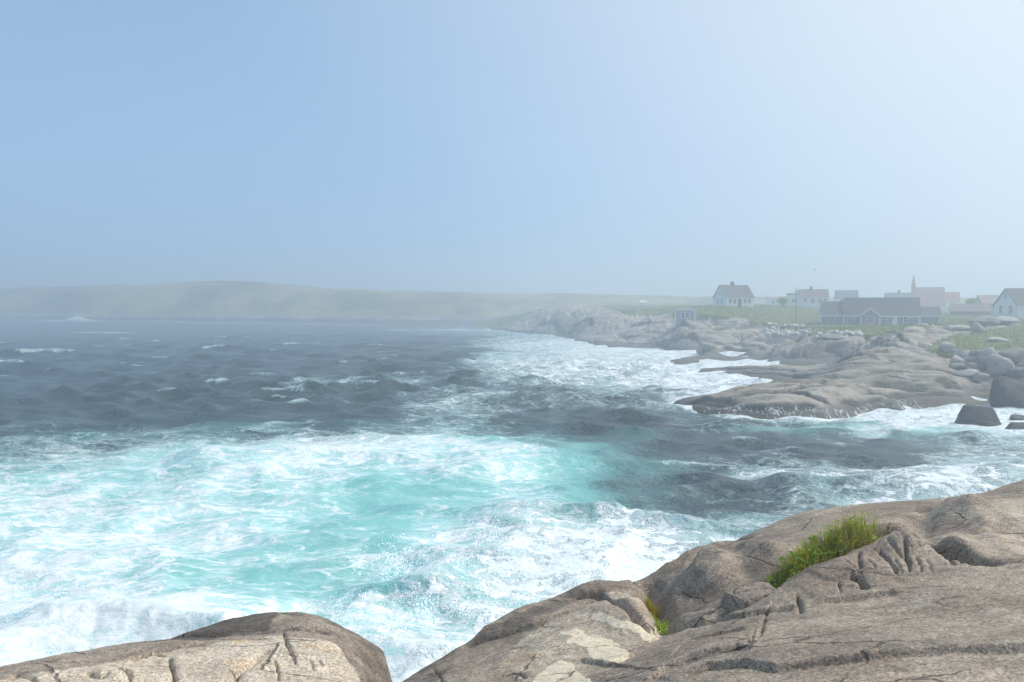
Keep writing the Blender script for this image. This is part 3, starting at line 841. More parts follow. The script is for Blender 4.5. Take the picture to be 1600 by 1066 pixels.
_T = np.arange(2.6, 17, 0.012)
def hit(u, v, f=shelf_base):
    d = ray(u, v); x = d[0] * _T; y = d[1] * _T; z = EYE + d[2] * _T
    s = f(x, y); k = int(np.argmax(z < s)) if (z < s).any() else int(np.argmin(z - s))
    return x[k], y[k]
def hits(px): return [hit(u, v) for (u, v) in px]

# kind, pixels traced on the rock, depth or height (m), width (m)
CRACKS = [
    # near slab
    ([(1000, 1075), (1040, 1052), (1075, 1040), (1110, 1031), (1150, 1022), (1185, 1020)], 'ledge', .032, .012),
    ([(1035, 1078), (1075, 1058), (1110, 1046), (1160, 1040), (1215, 1047), (1260, 1042), (1300, 1037), (1400, 1028), (1500, 1021), (1620, 1017), (1750, 1014)], 'ledge', .034, .016),
    ([(1120, 972), (1160, 968), (1195, 961), (1240, 953), (1256, 950)], 'ledge', .03, .014),
    ([(1080, 1003), (1120, 994), (1150, 988), (1172, 985)], 'ledge', .02, .012),
    ([(1275, 947), (1310, 941), (1350, 934), (1390, 929), (1420, 926)], 'ledge', .03, .016),
    ([(1206, 946), (1198, 962), (1192, 980), (1187, 1002)], 'crack', .035, .016),
    ([(1244, 929), (1248, 945), (1252, 962)], 'crack', .05, .016),
    ([(1120, 958), (1145, 955), (1175, 949)], 'crack', .02, .012),
    ([(1470, 984), (1540, 976), (1610, 970)], 'crack', .012, .03),
    # broken step left of the knob
    ([(1290, 912), (1320, 905), (1345, 902)], 'ledge', .03, .018),
    ([(1308, 910), (1312, 922), (1313, 935)], 'crack', .03, .012),
    ([(1328, 897), (1340, 908), (1350, 920), (1354, 928)], 'crack', .09, .035),
    ([(1300, 918), (1335, 922), (1352, 926)], 'crack', .02, .012),
    ([(1290, 900), (1318, 897), (1334, 902)], 'crack', .02, .012),
    # knob: deep clefts fanning down its face
    ([(1412, 829), (1409, 845), (1413, 858), (1416, 868), (1420, 880), (1421, 896)], 'crack', .07, .024),
    ([(1443, 827), (1458, 838), (1468, 852), (1480, 868), (1492, 886)], 'crack', .07, .024),
    ([(1373, 858), (1382, 868), (1393, 880), (1402, 898)], 'crack', .06, .024),
    ([(1342, 862), (1343, 876), (1345, 893)], 'crack', .05, .020),
    ([(1386, 850), (1400, 862), (1412, 872)], 'crack', .035, .016),
    ([(1396, 846), (1408, 856)], 'crack', .03, .014),
    ([(1418, 862), (1445, 860), (1462, 858)], 'crack', .025, .012),
    ([(1432, 868), (1437, 882), (1441, 896)], 'crack', .035, .014),
    ([(1446, 872), (1452, 886), (1456, 896)], 'crack', .02, .012),
    ([(1356, 872), (1364, 884), (1368, 892)], 'crack', .03, .012),
    ([(1320, 878), (1330, 887), (1338, 893)], 'crack', .025, .012),
    ([(1360, 862), (1376, 850), (1392, 842)], 'crack', .02, .012),
    ([(1425, 840), (1440, 850), (1455, 856)], 'crack', .03, .014),
    ([(1500, 864), (1503, 876), (1500, 884)], 'crack', .03, .014),
    ([(1290, 913), (1340, 900), (1400, 899), (1440, 898), (1500, 890), (1540, 882)], 'crack', .035, .022),
    ([(1350, 850), (1362, 858), (1378, 864)], 'crack', .03, .010), ([(1396, 872), (1404, 884), (1408, 896)], 'crack', .03, .010), ([(1428, 832), (1432, 842), (1436, 850)], 'crack', .03, .010),
    ([(1466, 838), (1482, 846), (1500, 852)], 'crack', .03, .012), ([(1476, 862), (1496, 858), (1512, 856)], 'crack', .025, .010), ([(1384, 838), (1398, 834), (1412, 829)], 'crack', .02, .010),
    ([(1458, 838), (1470, 834), (1480, 838)], 'crack', .02, .010), ([(1330, 868), (1352, 864), (1372, 856)], 'crack', .02, .010), ([(1424, 880), (1432, 872), (1440, 868), (1458, 866)], 'crack', .022, .010),
    ([(1100, 1010), (1140, 1004), (1190, 1000), (1230, 992)], 'crack', .012, .010), ([(1050, 1040), (1060, 1022), (1075, 1008)], 'crack', .015, .010), ([(1180, 985), (1176, 1000), (1170, 1016)], 'crack', .02, .010),
    ([(1300, 960), (1360, 952), (1420, 946)], 'crack', .010, .012), ([(1380, 1000), (1440, 992), (1500, 990)], 'crack', .010, .012), ([(1450, 940), (1510, 932), (1560, 930)], 'crack', .010, .012),
    # lichen rock
    ([(734, 1043), (765, 1029), (800, 1016), (832, 1010)], 'crack', .04, .014),
    ([(770, 1062), (800, 1055), (815, 1055), (822, 1062)], 'crack', .04, .018),
    ([(676, 1046), (686, 1056), (690, 1070)], 'crack', .02, .012),
    ([(905, 1028), (930, 1038), (952, 1042), (985, 1030), (1005, 1018)], 'ledge', .025, .014),
    ([(985, 1018), (1005, 1008), (1025, 996), (1040, 992)], 'crack', .03, .016),
    ([(985, 905), (995, 915), (1003, 925)], 'crack', .03, .014),
    # left rock
    ([(440, 990), (446, 1000), (450, 1012), (458, 1025), (464, 1040)], 'crack', .05, .014),
    ([(262, 1027), (268, 1038), (270, 1052), (272, 1075)], 'crack', .07, .020),
    ([(200, 1034), (235, 1022), (262, 1026)], 'crack', .035, .016),
    ([(188, 1040), (215, 1028), (250, 1018), (290, 1010), (325, 1004)], 'ledge', .02, .016),
    ([(430, 1019), (405, 1026), (390, 1036), (372, 1050), (350, 1072)], 'crack', .05, .045),
    ([(430, 1019), (455, 1022), (475, 1024)], 'crack', .02, .02),
    ([(428, 1030), (433, 1046), (436, 1066)], 'crack', .03, .010),
    ([(482, 1030), (488, 1042), (492, 1052)], 'crack', .02, .010),
    ([(497, 1030), (503, 1044)], 'crack', .018, .010),
    ([(160, 1066), (170, 1056), (185, 1053), (200, 1058), (204, 1070)], 'crack', .05, .016),
    ([(20, 1066), (24, 1054), (40, 1060), (60, 1070)], 'crack', .06, .03),
    ([(120, 1062), (140, 1057), (156, 1064)], 'crack', .04, .02),
    ([(0, 1052), (60, 1055), (110, 1050)], 'crack', .015, .03),
    ([(284, 984), (285, 1000)], 'crack', .03, .012),
]
CARVE = [
    ([(1062, 925), (1100, 892), (1150, 868), (1200, 872)], -.06, .12), ([(1455, 798), (1500, 806), (1540, 835), (1572, 862)], -.05, .12), ([(1075, 905), (1085, 885), (1110, 865)], .09, .07),
    ([(760, 975), (830, 948), (900, 926), (975, 908)], -.06, .10), ([(880, 965), (940, 955), (990, 985)], -.06, .14),  # broad hollows: pixels, depth, half width
    ([(1035, 975), (1060, 968), (1110, 962), (1160, 938), (1205, 908)], .36, .14),
    ([(1205, 905), (1260, 880), (1310, 855), (1370, 832)], .22, .14),
    ([(1018, 915), (1030, 940), (1040, 968)], .18, .10),
    ([(735, 1006), (790, 988), (840, 973), (890, 955), (920, 940)], .20, .075),
    ([(905, 934), (935, 932), (965, 942), (990, 962), (1012, 980)], .13, .05),
    ([(1440, 838), (1475, 850), (1500, 862), (1545, 877)], .50, .12),
    ([(1450, 800), (1440, 815), (1450, 832)], .12, .14),
    ([(1050, 885), (1075, 868), (1110, 850), (1160, 838)], .14, .10),
    ([(260, 1000), (330, 993), (400, 990), (450, 984), (490, 984)], .17, .09),
    ([(440, 952), (455, 957), (462, 958)], .06, .05),
    ([(1480, 780), (1510, 782)], .04, .08),
]
SWELL = [  # raised masses: pixel, height, radius along x, radius along y
    (1185, 872, .10, .34, .36), (1110, 905, .20, .24, .45), (1070, 880, .07, .22, .3), (1490, 808, .15, .42, .40), (1575, 825, .16, .5, .5), (960, 925, .09, .35, .2), (1440, 845, .10, .42, .24), (200, 1055, .03, .25, .14), (180, 1062, .03, .06, .05),
]

def build_shelf():
    th = np.concatenate([np.linspace(R(-66), R(-37), 50)[:-1], np.linspace(R(-37), R(37), 890), np.linspace(R(37), R(66), 50)[1:]])
    rs = list(np.linspace(1.3, 3.1, 30))
    while rs[-1] < 15.5: rs.append(rs[-1] * (1 + 0.0023 + 0.00012 * max(0, rs[-1] - 5)))
    RR, TH = np.meshgrid(np.array(rs), th, indexing='ij')
    X = RR * np.sin(TH); Y = RR * np.cos(TH)
    Z = shelf_base(X, Y)
    Z = np.minimum(Z, 6.5 + .0 * X)
    top = sstep(3.0, 4.6, Z)
    Z += top * (.030 * fbm(X * 1.3, Y * 1.3, 4) + 0.012 * fbm(X * 5.2, Y * 5.2, 4))
    Z += (1 - top) * .35 * fbm(X * .9, Y * .9, 5)
    # long weathered flutes across the near slab
    Z += top * .006 * ridged(X * 2.0 + Y * .6, (Y - .18 * X) * 9.0, 3)
    def box(pts, pad):
        p = np.array(pts); return (X > p[:, 0].min() - pad) & (X < p[:, 0].max() + pad) & (Y > p[:, 1].min() - pad) & (Y < p[:, 1].max() + pad)
    for (u, v, h, rx, ry) in SWELL:
        cx, cy = hit(u, v)
        d = ((X - cx) / rx) ** 2 + ((Y - cy) / ry) ** 2
        Z += h * np.exp(-d * d * .8 - d * .3)
    for px, dep, w in CARVE:
        pts = hits(px); m = box(pts, 3 * w)
        x, y = X[m], Y[m]
        d, s, run = seg_dist(x + .05 * fbm(x * 3, y * 3, 3), y + .05 * fbm(x * 3 + 8, y * 3, 3), pts)
        Z[m] -= dep * np.exp(-(d / w) ** 2) 
    for px, kind, dep, w in CRACKS:
        pts = hits(px); m = box(pts, 1.6)
        x, y = X[m], Y[m]
        jx = x + .022 * fbm(x * 7, y * 7, 4); jy = y + .022 * fbm(x * 7 + 9, y * 7, 4)
        d, s, run = seg_dist(jx, jy, pts)
        w2 = w * .55 * (0.55 + .9 * np.clip(.5 + fbm(x * 4, y * 4, 2), 0, 1))
        ends = sstep(-.01, .15, run) * sstep(-.01, .15, 1 - run)
        if kind == 'crack':
            Z[m] -= dep * 1.15 * ends * np.exp(-np.abs(d / w2) ** 1.6)
            Z[m] += dep * .10 * ends * np.exp(-((d - 2.6 * w) / (1.4 * w)) ** 2)
        else:   # the side away from the camera stands proud
            sd = seg_dist(x + .012 * fbm(x * 3, y * 3, 3), y + .012 * fbm(x * 3 + 9, y * 3, 3), pts)
            sd = sd[0] * sd[1]; w = max(w, .016)
            up = sstep(-1.5 * w, 1.0 * w, sd)
            Z[m] += dep * ends * (up * np.exp(-np.maximum(sd, 0) / .45) - .35 * (1 - up) * np.exp(-np.maximum(-sd, 0) / .10))
            Z[m] -= dep * .35 * ends * np.exp(-((sd + w) / (w * .6)) ** 2)
    Z += top * .0035 * fbm(X * 17, Y * 17, 3)
    u, v = to_px(X, Y, Z)
    uj = u + 14 * fbm(X * 3, Y * 3, 4); vj = v + 9 * fbm(X * 3 + 5, Y * 3, 4)
    def poly(p): return in_poly(uj, vj, p) * 1.0
    li = np.zeros_like(X)
    for p in ([(880, 1010), (905, 985), (950, 1000), (985, 1015), (975, 1035), (945, 1042), (922, 1028), (915, 1010), (890, 1005)],
              [(830, 1066), (855, 1040), (880, 1030), (900, 1040), (905, 1055), (930, 1066), (930, 1080), (820, 1080)],
              [(920, 955), (960, 960), (1000, 978), (1010, 990), (985, 990), (950, 975), (925, 970)], [(1000, 985), (1030, 978), (1045, 985), (1020, 1005), (1000, 1000)],
              [(870, 990), (900, 984), (905, 992), (880, 996)]):
        li = np.maximum(li, poly(p) * .85)
    wa = np.zeros_like(X)
    wa = np.maximum(wa, poly([(-50, 1066), (120, 1045), (200, 1030), (330, 1006), (420, 994), (490, 995), (530, 1010), (555, 1040), (562, 1080), (-50, 1080)]) * .95)
    wa = np.maximum(wa, poly([(820, 985), (900, 955), (960, 950), (1020, 985), (960, 1045), (900, 1066), (820, 1066), (780, 1040)]) * .50)
    wa = np.maximum(wa, poly([(1470, 800), (1560, 780), (1620, 775), (1620, 870), (1560, 860), (1500, 815)]) * .48)
    wa = np.maximum(wa, poly([(905, 930), (970, 915), (1020, 935), (1035, 975), (1010, 985), (970, 945)]) * .42)
    wa = np.maximum(wa, poly([(1330, 1060), (1620, 1035), (1620, 1090), (1330, 1090)]) * .42)
    wa = np.maximum(wa, poly([(1400, 835), (1470, 830), (1530, 870), (1490, 890), (1420, 870)]) * .30)
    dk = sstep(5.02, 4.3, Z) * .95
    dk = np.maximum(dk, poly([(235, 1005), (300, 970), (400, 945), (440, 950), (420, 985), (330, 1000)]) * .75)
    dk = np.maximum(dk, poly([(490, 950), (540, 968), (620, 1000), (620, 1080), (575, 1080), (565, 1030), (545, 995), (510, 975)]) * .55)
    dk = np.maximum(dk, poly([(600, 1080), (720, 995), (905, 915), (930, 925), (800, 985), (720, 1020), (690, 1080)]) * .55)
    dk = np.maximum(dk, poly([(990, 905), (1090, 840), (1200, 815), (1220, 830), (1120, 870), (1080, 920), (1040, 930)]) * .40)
    dk = np.maximum(dk, poly([(1050, 975), (1080, 920), (1150, 880), (1210, 880), (1220, 910), (1110, 965)]) * .40)  # shaded gully side facing the camera, painted darker
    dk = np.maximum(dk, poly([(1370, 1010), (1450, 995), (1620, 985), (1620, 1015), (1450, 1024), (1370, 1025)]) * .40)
    dk = np.maximum(dk, poly([(1200, 880), (1300, 850), (1380, 830), (1380, 840), (1290, 880), (1210, 920)]) * .5)  # darker along the gully below the grass tuft
    # soften the edges of the three masks
    for a in (li, wa, dk):
        for _ in range(7):
            a[1:-1, 1:-1] = (a[1:-1, 1:-1] * 2 + a[:-2, 1:-1] + a[2:, 1:-1] + a[1:-1, :-2] + a[1:-1, 2:]) / 6
    o = grid_mesh('rock_shelf', X, Y, Z, M_GRAN, {'lichen': li, 'warm': wa, 'dark': dk}, 'structure', Z > -1.75)
    return RR, TH, Z
SH_R, SH_T, SH_Z = build_shelf()
def shelf_z(x, y):
    """height of the finished shelf by nearest grid vertex"""
    r = math.hypot(x, y); t = math.atan2(x, y)
    i = int(np.clip(np.searchsorted(SH_R[:, 0], r), 0, SH_R.shape[0] - 1)); j = int(np.clip(np.searchsorted(SH_T[0], t), 0, SH_T.shape[1] - 1))
    return float(SH_Z[i, j])
def shelf_arr(x, y):
    i = np.clip(np.searchsorted(SH_R[:, 0], np.hypot(x, y)), 0, SH_R.shape[0] - 1); j = np.clip(np.searchsorted(SH_T[0], np.arctan2(x, y)), 0, SH_T.shape[1] - 1)
    return SH_Z[i, j]

# ------------------------------------------------------------------ boulders
_TC = 46 * (420 / 46.0) ** np.linspace(0, 1, 560)
def hit_coast(u, v):
    d = ray(u, v); x = d[0] * _TC; y = d[1] * _TC; z = EYE + d[2] * _TC
    s = coast_z(x, y); k = int(np.argmax(z < s)) if (z < s).any() else int(np.argmin(z - s))
    return x[k], y[k], s[k]

def boulder_mesh(name, seed, mat, planes=11, soft=14.0, rough=.05, sub=3, flat=1.0):
    r = np.random.default_rng(seed)
    bm = bmesh.new(); bmesh.ops.create_icosphere(bm, subdivisions=sub, radius=1.0)
    V = np.array([v.co[:] for v in bm.verts]); F = np.array([[v.index for v in f.verts] for f in bm.faces]); bm.free()
    N = r.normal(size=(planes, 3)); N /= np.linalg.norm(N, axis=1)[:, None]
    N = np.vstack([N, [[0, 0, -1]]]); D = np.r_[r.uniform(.62, 1.0, planes), .55]
    c = np.maximum(V @ N.T, .05)
    q = D[None] / c
    rad = (q ** -soft).sum(1) ** (-1 / soft)
    rad = np.minimum(rad, 1.25)
    az = np.arctan2(V[:, 1], V[:, 0])
    rad *= 1 + rough * fbm(V[:, 0] * 1.7 + seed, V[:, 1] * 1.7 + V[:, 2] * 2.1, 3) * 2 + rough * .5 * fbm(V[:, 0] * 5 + seed, V[:, 1] * 5 + V[:, 2] * 5.3, 2)
    P = V * rad[:, None]
    lo, hi = P.min(0), P.max(0)
    P = (P - (lo + hi) / 2) / (hi - lo)          # unit box
    P[:, 2] += .5
    o = raw_mesh(name, P, F, mat, smooth=True)
    me = o.data
    bpy.data.objects.remove(o)
    return me
M_BPALE = mat_boulder('pale_granite', (0.46, 0.42, 0.37), .7, 3)
M_BGREY = mat_boulder('grey_granite', (0.33, 0.31, 0.28), .65, 3)
M_BDARK = mat_boulder('wet_black_granite', (0.11, 0.102, 0.098), .6, 3)
M_BNEAR = mat_boulder('near_granite', (0.36, 0.33, 0.29), .7, 9)
BM_P = [boulder_mesh('boulder', 100 + k, M_BPALE, sub=3) for k in range(5)]
BM_G = [boulder_mesh('boulder', 200 + k, M_BGREY, sub=3) for k in range(5)]
def hull_mesh(name, pts, mat, seed, bev=.05, rough=.012):
    bm = bmesh.new(); vs = [bm.verts.new(p) for p in pts]
    r = bmesh.ops.convex_hull(bm, input=vs)
    bmesh.ops.delete(bm, geom=[v for v in bm.verts if not v.link_faces], context='VERTS')
    bmesh.ops.bevel(bm, geom=bm.edges[:], offset=bev, segments=2, profile=.6, affect='EDGES')
    bmesh.ops.triangulate(bm, faces=bm.faces[:])
    for _ in range(3): bmesh.ops.subdivide_edges(bm, edges=[e for e in bm.edges if e.calc_length() > .09], cuts=1, use_grid_fill=True)
    bmesh.ops.triangulate(bm, faces=bm.faces[:])
    bm.normal_update()
    P = np.array([v.co[:] for v in bm.verts]); N = np.array([v.normal[:] for v in bm.verts])
    d = rough * (2 * fbm(P[:, 0] * 3 + seed, P[:, 1] * 3 + P[:, 2] * 2.3, 3) + fbm(P[:, 0] * 11 + seed, P[:, 1] * 11 + P[:, 2] * 9, 2))
    P = P + N * d[:, None]
    for v, p in zip(bm.verts, P): v.co = p
    me = bpy.data.meshes.new(name); bm.to_mesh(me); bm.free(); me.materials.append(mat)
    for p in me.polygons: p.use_smooth = False
    return me
BM_WEDGE = hull_mesh('boulder', [(-.5, -.25, 0), (-.46, .3, 0), (.5, -.3, 0), (.48, .35, 0), (-.24, .05, 1), (-.2, .3, .98), (.34, -.02, .9), (.30, .3, .92), (.0, -.42, .0), (.1, -.32, .35)], M_BDARK, 3)
BM_BLOCK = hull_mesh('boulder', [(-.5, -.4, 0), (-.5, .4, 0), (.5, -.4, 0), (.5, .5, 0), (-.30, -.22, .86), (-.36, .4, .8), (.30, -.28, 1), (.42, .4, .95), (.5, -.2, .6), (-.47, -.3, .45), (.0, -.5, .3)], M_BNEAR, 9, .10, .02)
BM_DOME = boulder_mesh('boulder', 311, M_BDARK, planes=16, soft=6, rough=.05, sub=4)
BM_NEAR = boulder_mesh('stone', 400, M_BNEAR, planes=14, soft=8, rough=.04, sub=4)

def boulder(me, loc, size, rz, label, group=None, name='boulder', tilt=0.0, sink=.15):
    o = bpy.data.objects.new(name, me); COL.objects.link(o)
    o.location = (loc[0], loc[1], loc[2] - sink * size[2]); o.scale = size; o.rotation_euler = (tilt, 0, rz)
    return tag(o, label, 'boulder' if name == 'boulder' else name, group)

def on_coast(me, u, v, wpx, hpx, rz, label, group=None, deep=.8, sink=.12, tilt=0):
    x, y, z = hit_coast(u, v); t = math.hypot(x, y) / 1.0
    k = t / FPX
    return boulder(me, (x, y + wpx * k * deep * .3, z), (wpx * k * 1.06, wpx * k * deep, hpx * k * 1.15), rz, label, group, tilt=tilt, sink=sink)

def on_sea(me, u, v, wpx, hpx, rz, label, deep=.8, sink=.2):
    p = at_z(u, v, 0); k = p[1] / FPX
    return boulder(me, (p[0], p[1] + wpx * k * deep * .35, -.05), (wpx * k, wpx * k * deep, hpx * k / (1 - sink) * 1.05), rz, label, sink=sink)

on_sea(BM_WEDGE, 1538, 664, 72, 28, .0, 'dark wedge-shaped wet boulder standing in the surf near the right edge', deep=.75)
on_sea(BM_DOME, 1600, 641, 92, 50, .4, 'huge dark rounded wet boulder behind the wedge-shaped one', deep=.85)
on_sea(BM_WEDGE, 1520, 640, 24, 8, .3, 'small dark wet rock awash behind the wedge-shaped boulder', deep=.7)
on_sea(BM_DOME, 1601, 657, 44, 9, .4, 'low dark wet rock at the right edge, right of the wedge-shaped boulder', deep=.7)
on_sea(BM_WEDGE, 1600, 669, 48, 8, .2, 'lowest dark wet rock awash at the right edge', deep=.6)
on_sea(BM_DOME, 1015, 579, 34, 3, 0, 'low black rock awash in the white foam left of the tongues', deep=.5)
for (me, u, v, w, h, rz, lab) in [
    (BM_P[0], 1533, 520, 22, 15, .4, 'pale block-shaped boulder standing on the green turf'),
    (BM_P[1], 1561, 534, 30, 6, .1, 'long flat pale stone lying in the green turf'),
    (BM_G[0], 1484, 552, 28, 15, .9, 'squat grey boulder at the lower left corner of the turf'),
    (BM_P[2], 1482, 517, 9, 8, .2, 'small white-topped stone on the rock ridge left of the turf'),
    (BM_P[3], 1500, 517, 36, 7, .0, 'low pale rock along the upper edge of the turf'),
    (BM_G[1], 1548, 506, 46, 10, .1, 'broad grey rock below the right-hand house'),
    (BM_P[4], 1578, 508, 34, 7, .2, 'pale flat rock just below the right-hand house'),
    (BM_P[0], 1568, 590, 40, 26, 1.2, 'pale pointed boulder, tallest of the boulder bank'),
    (BM_G[2], 1549, 566, 32, 20, .5, 'slanting grey boulder at the top of the boulder bank'),
    (BM_G[3], 1590, 572, 44, 22, .8, 'wide grey boulder at the right edge above the pointed one'),
    (BM_P[2], 1517, 592, 30, 12, .1, 'low flat pale boulder at the left end of the boulder bank'),
    (BM_G[4], 1106, 549, 28, 14, .6, 'rounded grey boulder at the waterline below the small shed'),
    (BM_P[3], 1140, 548, 16, 8, .3, 'small pale boulder on the shore right of the rounded one'),
    (BM_P[4], 1306, 530, 40, 7, .0, 'bleached low rocks ledge in front of the long building'),
]:
    on_coast(me, u, v, w, h, rz, lab)
rb = random.Random(5)
ORD = ['leftmost', 'second from left', 'third from left', 'fourth from left', 'fifth from left', 'sixth from left', 'seventh from left', 'eighth from left', 'ninth from left', 'tenth from left']
kk = 0
for row, v0, us, w0 in (('topmost', 561, (1497, 1512, 1527, 1572, 1612), 20), ('upper', 570, (1503, 1520, 1534, 1612), 22), ('middle', 581, (1500, 1521, 1540, 1601, 1630), 25),
                        ('lowest', 594, (1538, 1598, 1622), 28)):
    for i, u in enumerate(us):
        w = w0 * .82 * rb.uniform(.7, 1.35); me = (BM_G + BM_P + BM_G)[(kk * 7) % 15]; kk += 1
        tone = 'pale' if me in BM_P else 'grey'
        on_coast(me, u + rb.uniform(-2, 2), v0 + rb.uniform(-2, 2) + (u - 1540) * .04, w, w * rb.uniform(.45, .72), rb.uniform(0, 6.28),
                 f'{tone} granite boulder, {ORD[i]} in the {row} row of the boulder bank', 'boulder bank on the right shore', deep=rb.uniform(.7, 1.1), tilt=rb.uniform(-.3, .3))
# pale rubble on the shore in the middle distance: too small to tell apart
def rubble():
    r = np.random.default_rng(3); Vs = []; Fs = []; n = 0
    base = BM_P[1]; bv = np.array([v.co[:] for v in BM_P[1].vertices]);
    bm = bmesh.new(); bmesh.ops.create_icosphere(bm, subdivisions=1, radius=.5)
    iv = np.array([v.co[:] for v in bm.verts]); fi = np.array([[v.index for v in f.verts] for f in bm.faces]); bm.free()
    for k in range(100):
        u = r.uniform(1196, 1262); v = 528 - abs(u - 1228) * .12 - r.random() ** 1.3 * 15
        if k > 74: u = r.uniform(1275, 1345); v = 531 - r.random() * 8 - (u - 1275) * .05
        x, y, z = hit_coast(u, v); s = r.uniform(.35, .9)
        P = iv * (1 + .35 * r.normal(size=(len(iv), 1)).clip(-1, 1)) * s * np.array([1.2, 1, .8]) + np.array([x, y, z + s * .2])
        Vs.append(P); Fs.append(fi + n); n += len(iv)
    o = raw_mesh('stone_rubble', np.vstack(Vs), np.vstack(Fs), mat_boulder('rubble_stone', (.56, .53, .48), .75, 1))
    o['kind'] = 'stuff'; o['label'] = 'pile of pale angular rubble stones on the shore'
rubble()
# loose stones in the foreground
def near_stone(u, v, w, h, rz, label, deep=.8, me=BM_NEAR, sink=.18, name='stone'):
    x, y = hit(u, v); z = shelf_z(x, y); k = math.hypot(x, y) / FPX
    return boulder(me, (x, y, z), (w * k, w * k * deep, h * k), rz, label, name=name, sink=sink)
near_stone(1555, 876, 25, 20, .5, 'round grey stone in the hollow, right one of two')
near_stone(1534, 880, 22, 15, 1.7, 'smaller knobbly stone in the hollow, left one of two')

def wedged():
    x, y = hit(1184, 925); z = shelf_z(x, y); k = math.hypot(x, y) / FPX
    me = BM_BLOCK
    for v in me.vertices: v.co = Vector((v.co.x * 96 * k, v.co.y * 90 * k, v.co.z * 78 * k))
    me.materials.clear(); me.materials.append(M_GRAN)
    boulder(me, (x, y + .10, z - .14), (1, 1, 1), .25, 'angular grey boulder with flat top wedged left of the grass tuft', sink=0)
wedged()

# ------------------------------------------------------------------ houses
M_WHITE = plain('white_clapboard', (0.84, 0.84, 0.82), .6, .06, 2)
M_TRIM = plain('white_trim', (0.80, 0.80, 0.78), .5, .04, 3)
M_GREYSH = plain('grey_shingle_wall', (0.24, 0.27, 0.275), .85, .15, 4)
M_SHEDW = plain('pale_grey_shingle', (0.36, 0.385, 0.39), .85, .1, 4)
M_ROOFG = plain('grey_shingle_roof', (0.14, 0.135, 0.13), .9, .2, 3)
M_ROOFD = plain('dark_shingle_roof', (0.115, 0.115, 0.11), .9, .2, 3)
M_ROOFR = plain('red_shingle_roof', (0.55, 0.24, 0.19), .85, .15, 3)
M_ROOFB = plain('blue_grey_roof', (0.13, 0.17, 0.19), .85, .15, 3)
M_BROWN = plain('brown_shingle_wall', (0.22, 0.17, 0.15), .85, .15, 3)
M_PINK = plain('faded_red_wall', (0.40, 0.24, 0.22), .85, .12, 3)
M_PANE = plain('dark_window_glass', (0.035, 0.045, 0.055), .15, .1, 2, .5)
M_BRICK = plain('brick_chimney', (0.30, 0.16, 0.12), .9, .2, 6)
M_POLE = plain('weathered_pole_wood', (0.30, 0.27, 0.23), .9, .2, 6)

def part(name, boxes, mat, parent, bev=0.0):
    """one mesh part from boxes (x0,x1,y0,y1,z0,z1)"""
    bm = bmesh.new()
    for (x0, x1, y0, y1, z0, z1) in boxes:
        g = bmesh.ops.create_cube(bm, size=1.0)
        for v in g['verts']:
            v.co = Vector(((x0 + x1) / 2 + v.co.x * (x1 - x0), (y0 + y1) / 2 + v.co.y * (y1 - y0), (z0 + z1) / 2 + v.co.z * (z1 - z0)))
    me = bpy.data.meshes.new(name); bm.to_mesh(me); bm.free(); me.materials.append(mat)
    o = bpy.data.objects.new(name, me); COL.objects.link(o)
    if parent is not None: o.parent = parent
    return o

def prism(name, prof, x0, x1, mat, parent, along='x'):
    n = len(prof); V = []; 
    for x in (x0, x1):
        for (a, b) in prof: V.append((x, a, b) if along == 'x' else (a, x, b))
    bm = bmesh.new(); vs = [bm.verts.new(v) for v in V]
    bm.faces.new(vs[:n]); bm.faces.new(vs[n:][::-1])
    for i in range(n): bm.faces.new((vs[i], vs[n + i], vs[n + (i + 1) % n], vs[(i + 1) % n]))
    bmesh.ops.recalc_face_normals(bm, faces=bm.faces)
    me = bpy.data.meshes.new(name); bm.to_mesh(me); bm.free(); me.materials.append(mat)
    o = bpy.data.objects.new(name, me); COL.objects.link(o)
    if parent is not None: o.parent = parent
    return o

def empty(name, loc, rz, label, cat, group=None):
    o = bpy.data.objects.new(name, None); COL.objects.link(o); o.location = loc; o.rotation_euler = (0, 0, rz)
    return tag(o, label, cat, group)

def window(par, face, c, z0, w, h, off, mull=1, pane=None):
    """face: 'f' front (-y), 'l' left (-x), 'r' right (+x); c = position along that wall; off = wall plane"""
    t = .06
    def bx(a0, a1, d0, d1, z_0, z_1):
        if face == 'f': return (a0, a1, off - d1, off - d0, z_0, z_1)
        if face == 'l': return (off - d1, off - d0, a0, a1, z_0, z_1)
        return (off + d0, off + d1, a0, a1, z_0, z_1)
    fr = [bx(c - w / 2 - t * 2, c - w / 2, .003, .07, z0 - t, z0 + h + t), bx(c + w / 2, c + w / 2 + t * 2, .003, .07, z0 - t, z0 + h + t),
          bx(c - w / 2, c + w / 2, .003, .07, z0 + h, z0 + h + t), bx(c - w / 2, c + w / 2, .003, .09, z0 - t, z0), bx(c - w / 2, c + w / 2, .03, .06, z0 + h / 2 - .025, z0 + h / 2 + .025)]
    for k in range(mull):
        xm = c - w / 2 + w * (k + 1) / (mull + 1); fr.append(bx(xm - .03, xm + .03, .031, .059, z0, z0 + h))
    o = part('window', fr, M_TRIM, par)
    part('pane', [bx(c - w / 2, c + w / 2, .004, .025, z0, z0 + h)], pane or M_PANE, o)
    return o

